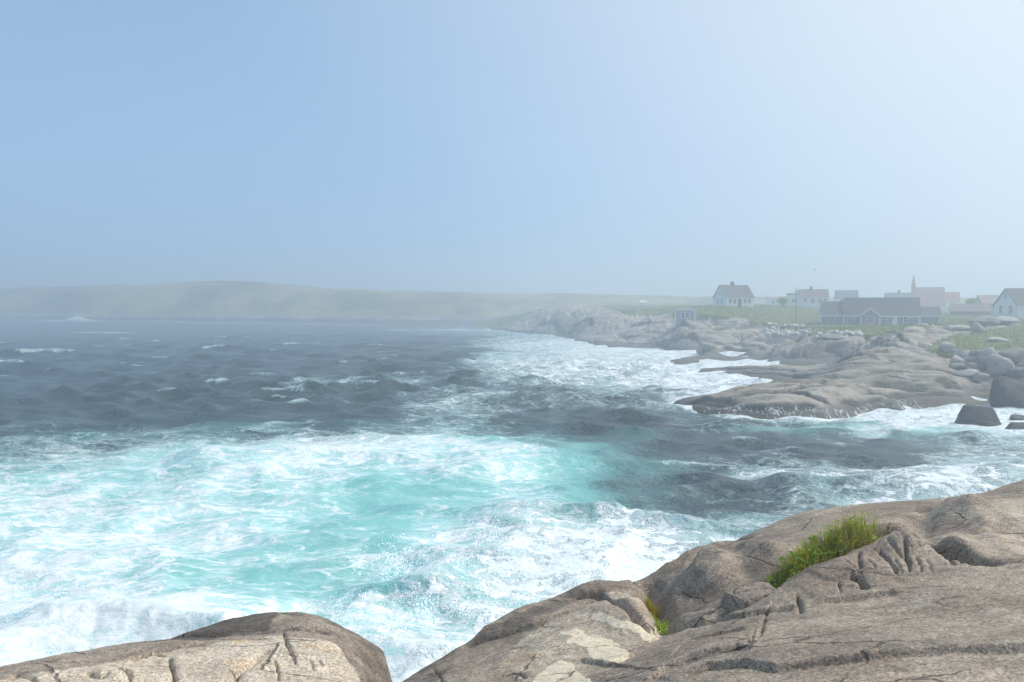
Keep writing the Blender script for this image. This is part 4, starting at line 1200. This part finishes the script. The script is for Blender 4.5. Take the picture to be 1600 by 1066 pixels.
def gable_house(root, L, W, ze, zr, wall, roof, zb=-1.0, oh=.25, x0=None, chimney=None, trim=M_TRIM, yo=0.0):
    """ridge along local x; front wall at y = -W/2; heights above the root"""
    a, b = (-L / 2, L / 2) if x0 is None else (x0, x0 + L)
    w2 = W / 2
    prism('wall', [(yo - w2, zb), (yo + w2, zb), (yo + w2, ze), (yo, zr - .02), (yo - w2, ze)], a, b, wall, root)
    sl = (zr - ze) / w2; th = .16
    rf = prism('roof', [(yo - w2 - oh, ze - sl * oh + .01), (yo, zr + .01), (yo + w2 + oh, ze - sl * oh + .01), (yo + w2 + oh, ze - sl * oh + th), (yo, zr + th + .03), (yo - w2 - oh, ze - sl * oh + th)], a - oh, b + oh, roof, root)
    if chimney is not None:
        part('chimney', [(chimney - .3, chimney + .3, yo - .3, yo + .3, zr - .5, zr + .85), (chimney - .36, chimney + .36, yo - .36, yo + .36, zr + .85, zr + .97)], M_BRICK, rf)
    if trim:
        part('fascia', [(a - oh, b + oh, yo - w2 - oh - .04, yo - w2 - oh - .003, ze - sl * oh - .08, ze - sl * oh + th - .02)], trim, root)
        part('corner_board', [(a - .03, a + .12, yo - w2 - .03, yo - w2 - .002, zb, ze - .1)], trim, root)
        part('corner_board', [(b - .12, b + .03, yo - w2 - .031, yo - w2 - .003, zb, ze - .1)], trim, root)
    return rf

def spot(u, t, vref):
    """root on the ground line given by picture row vref at distance t"""
    p = at_t(u, vref, t); return p
def zat(v, t, root): return at_t(800, v, t)[2] - root[2]

# 1 white house
t = 190; p = spot(1146, t + 3, 478)
h = empty('white_house', p, R(18.5), 'small white house with grey gabled roof and chimney on the far rise', 'house')
ze, zr = zat(465, t, p), zat(446.5, t + 2, p)
gable_house(h, 7.6, 5.4, ze, zr, M_WHITE, M_ROOFG, chimney=-.4)
for x in (-2.75, -1.55, 1.35, 2.6): window(h, 'f', x, ze - 1.35, .62, 1.0, -2.7)
part('door', [(-.5, .4, -2.76, -2.703, ze - 2.1, ze - .15)], M_ROOFG, h)
for y in (-.9, .9): window(h, 'l', y, ze - 1.35, .6, 1.0, -3.8)
window(h, 'l', 0, ze + .7, .55, .85, -3.8)
# 2 small shed
t = 150; p = spot(1070.5, t + 1, 503.5)
h = empty('small_shed', p, R(-12), 'small grey shed with white trim and double window on the rocks', 'shed')
zt, zm = zat(486.3, t, p), zat(484.2, t, p)
w = 3.6
prism('wall', [(-w / 2, -1), (w / 2, -1), (w / 2, zt), (w / 4, zt + (zm - zt) * .75), (0, zm), (-w / 4, zt + (zm - zt) * .75), (-w / 2, zt)], 0, 3.6, M_SHEDW, h, 'y')
prism('roof', [(-w / 2 - .15, zt - .04), (-w / 4, zt + (zm - zt) * .75 + .005), (0, zm + .005), (w / 4, zt + (zm - zt) * .75 + .005), (w / 2 + .15, zt - .04), (w / 2 + .15, zt + .1), (w / 4, zt + (zm - zt) * .75 + .17), (0, zm + .17), (-w / 4, zt + (zm - zt) * .75 + .17), (-w / 2 - .15, zt + .1)], -.12, 3.75, M_TRIM, h, 'y')
for s in (-1, 1): part('corner_board', [(s * w / 2 - .1, s * w / 2 + .06, -.05, -.003, -1, zt - .06)], M_TRIM, h)
window(h, 'f', -.38, zt - 1.25, .55, .95, 0); window(h, 'f', .38, zt - 1.25, .55, .95, 0)
# 3 hazy house with a low wing
t = 215; p = spot(1270, t + 3, 477)
h = empty('hazy_house', p, R(-14), 'fog-veiled house with chimney and low white wing behind the utility pole', 'house')
ze, zr = zat(464.8, t, p), zat(453, t + 2, p)
gable_house(h, 7.2, 6, ze, zr, M_WHITE, M_BROWN, chimney=-.5)
for x in (-2.3, -.4, 1.4, 2.8): window(h, 'f', x, ze - 1.4, .7, 1.0, -3)
part('wing', [(-6.6, -3.62, -2.4, 2.0, -1, zat(460, t, p))], M_WHITE, h)
part('wing_roof', [(-6.8, -3.63, -2.6, 2.2, zat(460, t, p) + .003, zat(458.2, t, p))], M_ROOFB, h)
window(h, 'f', -5.2, ze - 1.4, .7, 1.0, -2.4)
# 4 pale grey house
t = 252; p = spot(1322, t + 3, 482)
h = empty('pale_grey_house', p, R(-20), 'faint blue-grey house half hidden behind the long low building', 'house')
gable_house(h, 6.4, 6, zat(466, t, p), zat(454.5, t + 3, p), M_WHITE, M_ROOFB)
window(h, 'f', -1.5, zat(466, t, p) - 1.4, .8, 1.1, -3); window(h, 'f', 1.5, zat(466, t, p) - 1.4, .8, 1.1, -3)
# 5 long low building
t = 150; p = spot(1375, t + 4, 509)
h = empty('long_building', p, R(-23), 'long low dark grey building with white trim and a central gable', 'building')
k = t / FPX
def X5(u): return (u - 1375) * k * 1.02
ze = zat(493.2, t, p)
gable_house(h, X5(1428) - X5(1323), 8, ze, zat(466.5, t + 4, p), M_GREYSH, M_ROOFD, x0=X5(1323))
gable_house(h, X5(1322) - X5(1289), 7, ze + .05, zat(472.5, t + 4, p), M_GREYSH, M_ROOFD, x0=X5(1289))
gable_house(h, X5(1456) - X5(1429), 7, ze - .03, zat(480.5, t + 4, p), M_GREYSH, M_ROOFD, x0=X5(1429))
xc, gw = X5(1360), 1.62
zg = zat(482.5, t - 1, p)
prism('porch_wall', [(xc - gw, -1), (xc + gw, -1), (xc + gw, ze - .1), (xc, zg), (xc - gw, ze - .1)], -5.2, -1.0, M_GREYSH, h, 'y')
prism('porch_roof', [(xc - gw - .2, ze - .3), (xc, zg + .01), (xc + gw + .2, ze - .3), (xc + gw + .2, ze - .13), (xc, zg + .2), (xc - gw - .2, ze - .13)], -5.35, -1.0, M_TRIM, h, 'y')
for s in (-1, 1): part('corner_board', [(xc + s * gw - .1, xc + s * gw + .1, -5.25, -5.203, -1, ze - .35)], M_TRIM, h)
window(h, 'f', xc, ze - 1.25, 1.0, .95, -5.2, 2)
for u, off in ((1379, -4), (1410, -4), (1305, -3.5), (1332, -4)):
    window(h, 'f', X5(u), ze - 1.2, .8, .95, off, 1)
part('door', [(X5(1394) - .35, X5(1394) + .45, -4.06, -4.003, -.6, ze - .25)], M_TRIM, h)
# 6 church
t = 262; p = spot(1449, t + 4, 489)
h = empty('church', p, R(-24), 'white church with faded red roof and thin spire, dim in the fog', 'church')
k = t / FPX
ze, zr = zat(478, t, p), zat(449.8, t + 4, p)
gable_house(h, 9.6, 8, ze, zr, M_WHITE, M_ROOFR, oh=.15)
for x in (-3, -1, 1, 3): window(h, 'f', x, ze - 1.6, .6, 1.4, -4)
gable_house(h, 4.2, 5, zat(472, t, p), zat(457.5, t + 4, p), M_WHITE, M_ROOFR, oh=.12, x0=5.0)
window(h, 'f', 7, zat(472, t, p) - 1.4, .6, 1.1, -2.5)
xs = -4.3
sp = part('belfry', [(xs - .62, xs + .62, -.62, .62, zr - 1.2, zat(447, t + 4, p))], M_ROOFR, h)
bmv = []
def cone(name, x, y, z0, z1, r, mat, par, n=8):
    V = [(x + r * math.cos(i * 2 * math.pi / n + .39), y + r * math.sin(i * 2 * math.pi / n + .39), z0) for i in range(n)] + [(x, y, z1)]
    bm = bmesh.new(); vs = [bm.verts.new(v) for v in V]
    bm.faces.new(vs[:n][::-1])
    for i in range(n): bm.faces.new((vs[i], vs[(i + 1) % n], vs[n]))
    me = bpy.data.meshes.new(name); bm.to_mesh(me); bm.free(); me.materials.append(mat)
    o = bpy.data.objects.new(name, me); COL.objects.link(o); o.parent = par; return o
cone('spire', xs, 0, zat(447, t + 4, p) + .003, zat(428, t + 4, p), .8, M_ROOFR, h)
# 7 small roofs left of the church
t = 238; p = spot(1404, t + 3, 482)
h = empty('chimney_cottage', p, R(-23), 'dim cottage with chimney just left of the church', 'house')
gable_house(h, 7.4, 6, zat(467, t, p), zat(458.5, t + 3, p), M_WHITE, M_ROOFB, chimney=0)
window(h, 'f', -1.8, zat(467, t, p) - 1.3, .8, 1.0, -3); window(h, 'f', 1.8, zat(467, t, p) - 1.3, .8, 1.0, -3)
# 8 brown buildings right of the church
t = 182; p = spot(1515, t + 3, 498)
h = empty('brown_shed', p, R(-28), 'long low brown shed fading into fog between church and right-hand house', 'shed')
gable_house(h, 7.8, 6, zat(487, t, p), zat(476, t + 3, p), M_BROWN, M_BROWN, trim=None)
window(h, 'f', 2.6, zat(487, t, p) - 1.1, .9, .8, -3)
t = 212; p = spot(1543, t + 3, 490)
h = empty('red_cottage', p, R(-10), 'dull red cottage peeping out left of the right-hand house', 'house')
gable_house(h, 4.6, 5, zat(474, t, p), zat(462, t + 3, p), M_PINK, M_PINK, trim=None)
window(h, 'l', 0, zat(474, t, p) - 1.2, .7, 1.0, -2.3)
# 9 right-hand house
t = 140; p = spot(1588, t + 2.5, 498)
h = empty('gable_house', p, R(5), 'white house with grey roof and side gable, cut by the right edge', 'house')
ze, zr = zat(477.5, t, p), zat(452, t + 2, p)
gable_house(h, 9.0, 6.0, ze, zr, M_WHITE, M_ROOFG, oh=.22, x0=-2.1)
for y in (-1.3, 1.2): window(h, 'l', y, ze - 1.3, .7, 1.25, -2.1)
window(h, 'l', 0.1, ze + 1.25, .45, .9, -2.1)
for x in (-.2, 2.2, 4.4): window(h, 'f', x, ze - 1.2, .85, 1.05, -3)
# far specks
t = 300; p = spot(1005, t, 476)
h = empty('far_cottage', p, R(-5), 'tiny pale cottage far off above the rocks left of the shed', 'house')
gable_house(h, 2.4, 2.4, zat(473, t, p), zat(470.5, t, p), M_WHITE, M_WHITE, trim=None, oh=.1)
window(h, 'f', 0, zat(473, t, p) - 1.0, .5, .6, -1.2)
t = 262; p = spot(1207, t, 474)
h = empty('low_cottage', p, R(-10), 'low pale cottage in fog between white house and shrub', 'house')
gable_house(h, 3.6, 4, zat(468.5, t, p), zat(464.5, t, p), M_WHITE, M_PINK, trim=None, oh=.1)
window(h, 'f', 0, zat(468.5, t, p) - 1.2, .7, .8, -2)
# utility pole
x, y, z = hit_coast(1243.5, 505); tt = y
pole = empty('utility_pole', (x, y, z - .6), R(-10), 'tall wooden utility pole standing in the turf below the hazy house', 'utility pole')
hp = at_t(1243, 449.5, tt)[2] - z + .6
bm = bmesh.new(); bmesh.ops.create_cone(bm, cap_ends=True, segments=10, radius1=.12, radius2=.08, depth=hp, matrix=Matrix.Translation((0, 0, hp / 2)))
me = bpy.data.meshes.new('pole'); bm.to_mesh(me); bm.free(); me.materials.append(M_POLE)
o = bpy.data.objects.new('post', me); COL.objects.link(o); o.parent = pole
part('crossarm', [(-.55, .55, -.17, -.09, hp - .8, hp - .71)], M_POLE, pole)
for s in (-.45, .45): part('insulator', [(s - .05, s + .05, -.18, -.08, hp - .707, hp - .55)], M_TRIM, pole)

# ------------------------------------------------------------------ plants
def mat_leaf(name, c1, c2, tip, scale=5.0):
    m = NT(name); p = m.pos()
    at = m.attr('tip')
    c = m.mix(m.ramp(m.noise(p, scale, 3, .6), .35, .65), c1, c2)
    c = m.mix(m.math('MULTIPLY', at, .8), c, tip)
    tr = m.n('ShaderNodeBsdfTranslucent'); mx = m.n('ShaderNodeMixShader'); mx.inputs[0].default_value = .38
    m.col(c); m.rough(.55); m.spec(.3); m.t.links.new(c, tr.inputs[0])
    m.t.links.new(m.b.outputs[0], mx.inputs[1]); m.t.links.new(tr.outputs[0], mx.inputs[2]); m.t.links.new(mx.outputs[0], m.out.inputs[0])
    return m.m
M_GRASS = mat_leaf('grass_blade', (0.26, 0.33, 0.018), (0.46, 0.50, 0.03), (0.62, 0.56, 0.11), 9)
M_LEAF = mat_leaf('broad_leaf', (0.14, 0.27, 0.015), (0.27, 0.41, 0.03), (0.34, 0.46, 0.05), 14)
M_GOLD = mat_leaf('golden_grass', (0.30, 0.24, 0.02), (0.36, 0.31, 0.03), (0.50, 0.40, 0.06), 9)
M_DRY = mat_leaf('dry_grass', (0.24, 0.17, 0.075), (0.36, 0.27, 0.13), (0.46, 0.37, 0.20), 9)

def blades(name, roots, H, wid, mat, parent, seed, lean=.35, bias=(0, 0), seg=4):
    r = np.random.default_rng(seed); n = len(roots)
    a = r.uniform(0, 2 * math.pi, n); ln = np.abs(r.normal(0, lean, n))
    dx = np.cos(a) * ln + bias[0]; dy = np.sin(a) * ln + bias[1]
    wa = r.uniform(0, math.pi, n); wx = np.cos(wa) * wid / 2; wy = np.sin(wa) * wid / 2
    V = np.zeros((n, 2 * seg + 1, 3)); tp = np.zeros((n, 2 * seg + 1))
    for k in range(seg + 1):
        s = k / seg; q = s * s
        cx = roots[:, 0] + dx * H * q; cy = roots[:, 1] + dy * H * q; cz_ = roots[:, 2] + H * (s - .25 * q * np.minimum(1, ln))
        f = (1 - s ** 1.5)
        if k < seg:
            V[:, 2 * k] = np.stack([cx - wx * f, cy - wy * f, cz_], 1); V[:, 2 * k + 1] = np.stack([cx + wx * f, cy + wy * f, cz_], 1); tp[:, 2 * k] = tp[:, 2 * k + 1] = s
        else: V[:, 2 * k] = np.stack([cx, cy, cz_], 1); tp[:, 2 * k] = 1
    F = []
    m = 2 * seg + 1; o = np.arange(n)[:, None] * m
    for k in range(seg - 1):
        F.append(o + np.array([2 * k, 2 * k + 1, 2 * k + 3])); F.append(o + np.array([2 * k, 2 * k + 3, 2 * k + 2]))
    F.append(o + np.array([2 * seg - 2, 2 * seg - 1, 2 * seg]))
    ob = raw_mesh(name, V.reshape(-1, 3), np.vstack(F), mat, parent=parent, attrs={'tip': tp.ravel()})
    return ob

def leaves(name, pos, size, mat, parent, seed):
    """small pointed leaves, six-sided with a fold"""
    r = np.random.default_rng(seed); n = len(pos)
    prof = np.array([(0, 0, 0), (.35, .22, .05), (.75, .17, .05), (1, 0, -.06), (.75, -.17, .05), (.35, -.22, .05), (.5, 0, -.02)])
    fs = np.array([(0, 1, 6), (1, 2, 6), (2, 3, 6), (3, 4, 6), (4, 5, 6), (5, 0, 6)])
    V = np.zeros((n, 7, 3))
    for i in range(n):
        M = Matrix.Rotation(r.uniform(0, 6.28), 3, 'Z') @ Matrix.Rotation(r.uniform(-1.0, .35), 3, 'Y') @ Matrix.Rotation(r.normal(0, .5), 3, 'X')
        V[i] = (np.array(M) @ (prof * size[i]).T).T + pos[i]
    F = (np.arange(n)[:, None, None] * 7 + fs[None]).reshape(-1, 3)
    return raw_mesh(name, V.reshape(-1, 3), F, mat, parent=parent, attrs={'tip': np.tile([0, .2, .6, 1, .6, .2, .3], n)})

def along(px, n, spread, seed):
    pts = np.array(hits(px)); r = np.random.default_rng(seed)
    L = np.r_[0, np.cumsum(np.hypot(*(pts[1:] - pts[:-1]).T))]; s = r.random(n) * L[-1]
    x = np.interp(s, L, pts[:, 0]) + r.normal(0, spread, n).clip(-1.7 * spread, 1.7 * spread); y = np.interp(s, L, pts[:, 1]) + r.normal(0, spread, n).clip(-1.7 * spread, 1.7 * spread)
    return np.stack([x, y, shelf_arr(x, y) - .01], 1), s / L[-1]
TUFT = [(1204, 908), (1240, 886), (1280, 864), (1320, 846), (1354, 832)]
P0, S0 = along(TUFT, 2600, .075, 1)
tuft = empty('grass_tuft', (P0[0, 0] * 0, 0, 0), 0, 'thick yellow-green grass tuft growing in the gully of the near rock', 'grass')
rr = np.random.default_rng(8)
Hh = (.155 + .235 * S0 ** 1.5) * rr.uniform(.35, 1.25, len(S0)) * (.8 + .5 * fbm(S0 * 9, S0 * 0 + 2.5, 2))
o = blades('blades', P0, Hh, .0075, M_GRASS, tuft, 2, .30, (.02, 0)); o['kind'] = 'stuff'
Pd, Sd = along(TUFT, 1500, .09, 3)
o = blades('dry_blades', Pd, (.10 + .16 * Sd) * rr.uniform(.5, 1.3, len(Sd)), .006, M_DRY, tuft, 4, .55); o['kind'] = 'stuff'
Pl, Sl = along(TUFT, 1100, .065, 5)
Pl[:, 2] += rr.uniform(.01, 1.0, len(Sl)) * (.10 + .13 * Sl)
o = leaves('leaves', Pl, rr.uniform(.03, .075, len(Sl)), M_LEAF, tuft, 6); o['kind'] = 'stuff'
Ps, Ss = along([(1300, 856), (1366, 832)], 60, .07, 7)
o = blades('seed_stems', Ps, rr.uniform(.32, .46, 60), .004, M_DRY, tuft, 8, .12); o['kind'] = 'stuff'
Pg, Sg = along([(1016, 934), (1022, 938)], 420, .03, 11)
g2 = empty('golden_tuft', (0, 0, 0), 0, 'small golden grass tuft in the notch beside the pale lichen rock', 'grass')
o = blades('blades', Pg, rr.uniform(.06, .15, len(Sg)), .006, M_GOLD, g2, 12, .4, (-.1, 0)); o['kind'] = 'stuff'
Pm, Sm = along([(1028, 950), (1036, 962)], 500, .03, 13)
g3 = empty('green_cushion', (0, 0, 0), 0, 'small bright green leafy cushion just below the golden tuft', 'plant')
Pm[:, 2] += rr.uniform(0, .07, len(Sm))
o = leaves('leaves', Pm, rr.uniform(.02, .04, len(Sm)), M_LEAF, g3, 14); o['kind'] = 'stuff'
o = blades('blades', along([(1028, 950), (1036, 962)], 160, .03, 15)[0], rr.uniform(.04, .10, 160), .006, M_GRASS, g3, 16, .4); o['kind'] = 'stuff'
g4 = empty('grass_sprig', (0, 0, 0), 0, 'few thin upright stems on the rock right of the big tuft', 'grass')
o = blades('stems', along([(1435, 800), (1440, 800)], 7, .02, 17)[0], rr.uniform(.10, .20, 7), .005, M_DRY, g4, 18, .12); o['kind'] = 'stuff'
g5 = empty('dead_sprig', (0, 0, 0), 0, 'reddish dead sprig in the shaded hollow beside the two stones', 'plant')
M_RED = mat_leaf('dead_red_stem', (0.22, 0.07, 0.03), (0.28, 0.10, 0.04), (0.33, 0.15, 0.07), 9)
o = blades('stems', along([(1515, 868), (1530, 872)], 60, .03, 19)[0], rr.uniform(.04, .10, 60), .005, M_RED, g5, 20, .5); o['kind'] = 'stuff'

# turf on the coast: tufts that break its smooth outline
def coast_turf():
    r = np.random.default_rng(21)
    n = 60000
    th = r.uniform(R(6), R(40), n); rad = 78 * (230 / 78.0) ** r.random(n)
    x = rad * np.sin(th); y = rad * np.cos(th)
    z, z0, g, uu, vv, _j = coast_z(x, y, True)
    k = (g > .5) & (r.random(n) < .8)
    P = np.stack([x, y, z - .03], 1)[k]
    o = blades('turf_grass', P, r.uniform(.10, .30, len(P)) * (1 + rad[k] / 260), .10, mat_leaf('turf_blade', (0.11, 0.16, 0.035), (0.20, 0.23, 0.06), (0.27, 0.27, 0.11), .6), None, 22, .6, seg=2)
    o['kind'] = 'stuff'; o['label'] = 'rough green turf among the coastal rocks'
coast_turf()

def shrub(u, v, t, w, hgt, label, seed):
    p = at_t(u, v, t); r = np.random.default_rng(seed)
    root = empty('shrub', p, 0, label, 'shrub')
    n = 900
    q = r.normal(size=(n, 3)); q /= np.linalg.norm(q, axis=1)[:, None]; q *= (r.random((n, 1)) ** .4)
    q = q * np.array([w / 2, w / 2, hgt / 2]) * (1 + .35 * fbm(q[:, 0] * 3 + seed, q[:, 1] * 3 + q[:, 2] * 2, 2))[:, None] + np.array([0, 0, hgt * .5])
    o = leaves('crown', q, r.uniform(.25, .5, n), M_LEAF, root, seed + 1); o['kind'] = 'stuff'
    part('trunk', [(-.08, .08, -.08, .08, -.6, hgt * .6)], M_POLE, root)
shrub(1223, 477, 206, 3.0, 2.2, 'grey-green shrub left of the hazy house wing', 31)
shrub(1518, 479, 195, 3.0, 2.0, 'dim green shrub rising behind the brown shed', 37)

# ------------------------------------------------------------------ spray
def spray():
    r = np.random.default_rng(41)
    octv = np.array([(1, 1, 1), (1, -1, -1), (-1, 1, -1), (-1, -1, 1)], float) * .75
    octf = np.array([(0, 1, 2), (0, 3, 1), (0, 2, 3), (1, 3, 2)])
    P = []; S = []
    def burst(u, v, n, sx, sy, hz, smin, smax, jets=14, jl=1.0):
        c = at_z(u, v, 0)
        jx = r.normal(0, sx, jets); jy = r.normal(0, sy, jets); ja = r.uniform(-.5, .5, jets); jh = r.uniform(.5, 1.5, jets) * hz
        k = r.integers(0, jets, n); q = r.random(n) ** .7
        h = jh[k] * q * r.uniform(.4, 1.3, n)
        sp = (.10 + .30 * q) * jl
        x = c[0] + jx[k] + ja[k] * h + r.normal(0, 1, n) * sp; y = c[1] + jy[k] + r.normal(0, 1, n) * sp
        P.append(np.stack([x, y, .15 + h], 1)); S.append(.75 * smin * (0.85 * smax / (.75 * smin)) ** (r.random(n) ** 3.0))
    burst(930, 915, 9000, 1.5, .9, .95, .004, .016, 26, 1.2)
    burst(860, 900, 6000, 1.6, 1.0, .85, .005, .020, 22, 1.0)
    burst(1000, 880, 5000, 1.2, 1.0, .7, .004, .015, 18, 1.1)
    burst(740, 900, 4200, 1.8, 1.3, .75, .008, .028, 30, .7)
    burst(690, 950, 2200, 1.2, 1.2, .5, .008, .026, 22, .7)
    burst(800, 965, 6000, 1.3, .8, .5, .004, .016, 22, .9)
    burst(620, 1000, 5000, 1.2, .6, .45, .004, .018, 18, .6)
    burst(170, 985, 5000, 2.0, .5, .55, .005, .018, 30, .5)
    burst(330, 985, 2500, 1.6, .5, .4, .005, .016, 18, .5)
    P = np.vstack(P); S = np.concatenate(S)
    V = (octv[None] * S[:, None, None] * r.uniform(.7, 1.4, (len(S), 1, 3)) + P[:, None]).reshape(-1, 3)
    F = (np.arange(len(S))[:, None, None] * 4 + octf[None]).reshape(-1, 3)
    m = NT('sea_spray'); m.col((.72, .74, .75)); m.rough(.5); m.spec(.3)
    tr = m.n('ShaderNodeBsdfTranslucent'); tr.inputs[0].default_value = (.62, .64, .65, 1); mx = m.n('ShaderNodeAddShader')
    m.t.links.new(m.b.outputs[0], mx.inputs[0]); m.t.links.new(tr.outputs[0], mx.inputs[1]); m.t.links.new(mx.outputs[0], m.out.inputs[0])
    o = raw_mesh('sea_spray', V, F, m.m); o['kind'] = 'stuff'; o['label'] = 'white spray thrown up where waves break below the near rock'
spray()
# ------------------------------------------------------------------ birds
M_BIRD = plain('grey_plumage', (0.12, 0.12, 0.13), .8, .15, 30)
def bird(u, v, t, span, rz, label):
    p = at_t(u, v, t); root = empty('bird', p, rz, label, 'bird')
    s = span
    bm = bmesh.new(); bmesh.ops.create_uvsphere(bm, u_segments=12, v_segments=8, radius=1)
    for q in bm.verts:
        q.co = Vector((q.co.x * .085 * s * (1 - .35 * q.co.y), q.co.y * .27 * s, q.co.z * .08 * s * (1 - .3 * q.co.y)))
    me = bpy.data.meshes.new('body'); bm.to_mesh(me); bm.free(); me.materials.append(M_BIRD)
    o = bpy.data.objects.new('body', me); COL.objects.link(o); o.parent = root
    for sg in (-1, 1):
        pr = [(.05, .10, .0), (.26, .14, .09), (.50, .0, .05), (.26, -.02, .085), (.05, -.07, .0)]
        V = [(sg * a * s, b * s, c * s) for a, b, c in pr] + [(sg * a * s, b * s, (c - .012) * s) for a, b, c in pr]
        bm = bmesh.new(); vs = [bm.verts.new(x) for x in V]
        bm.faces.new(vs[:5]); bm.faces.new(vs[5:][::-1])
        for i in range(5): bm.faces.new((vs[i], vs[5 + i], vs[5 + (i + 1) % 5], vs[(i + 1) % 5]))
        bmesh.ops.recalc_face_normals(bm, faces=bm.faces)
        me = bpy.data.meshes.new('wing'); bm.to_mesh(me); bm.free(); me.materials.append(M_BIRD)
        o = bpy.data.objects.new('wing', me); COL.objects.link(o); o.parent = root
    prism('tail', [(-.05 * s, -.01 * s), (.05 * s, -.01 * s), (.05 * s, .01 * s), (-.05 * s, .01 * s)], -.42 * s, -.2 * s, M_BIRD, root, 'y')
bird(1274, 141, 92, .32, .9, 'tiny dark bird high in the sky at the upper right')
bird(1273, 421, 150, .75, 1.2, 'small grey bird low in the fog above the hazy house')


# ------------------------------------------------------------------ haze: the sea fog the place stands in
HZ_TOP = 36.0
def build_haze():
    m = bpy.data.materials.new('sea_fog'); m.use_nodes = True
    t = m.node_tree
    for n in list(t.nodes): t.nodes.remove(n)
    out = t.nodes.new('ShaderNodeOutputMaterial'); pv = t.nodes.new('ShaderNodeVolumePrincipled')
    pv.inputs['Color'].default_value = (0.78, 0.90, 1.0, 1)
    pv.inputs['Density'].default_value = 0.0031
    pv.inputs['Anisotropy'].default_value = 0.40
    t.links.new(pv.outputs[0], out.inputs['Volume'])
    S = 6500.0; lo = -4.0; hi = HZ_TOP
    V = [(x, y, z) for z in (lo, hi) for y in (-S, S) for x in (-S, S)]
    F = [(0, 2, 3, 1), (4, 5, 7, 6), (0, 1, 5, 4), (2, 6, 7, 3), (0, 4, 6, 2), (1, 3, 7, 5)]
    o = raw_mesh('haze', V, F, m); o['kind'] = 'stuff'
build_haze()
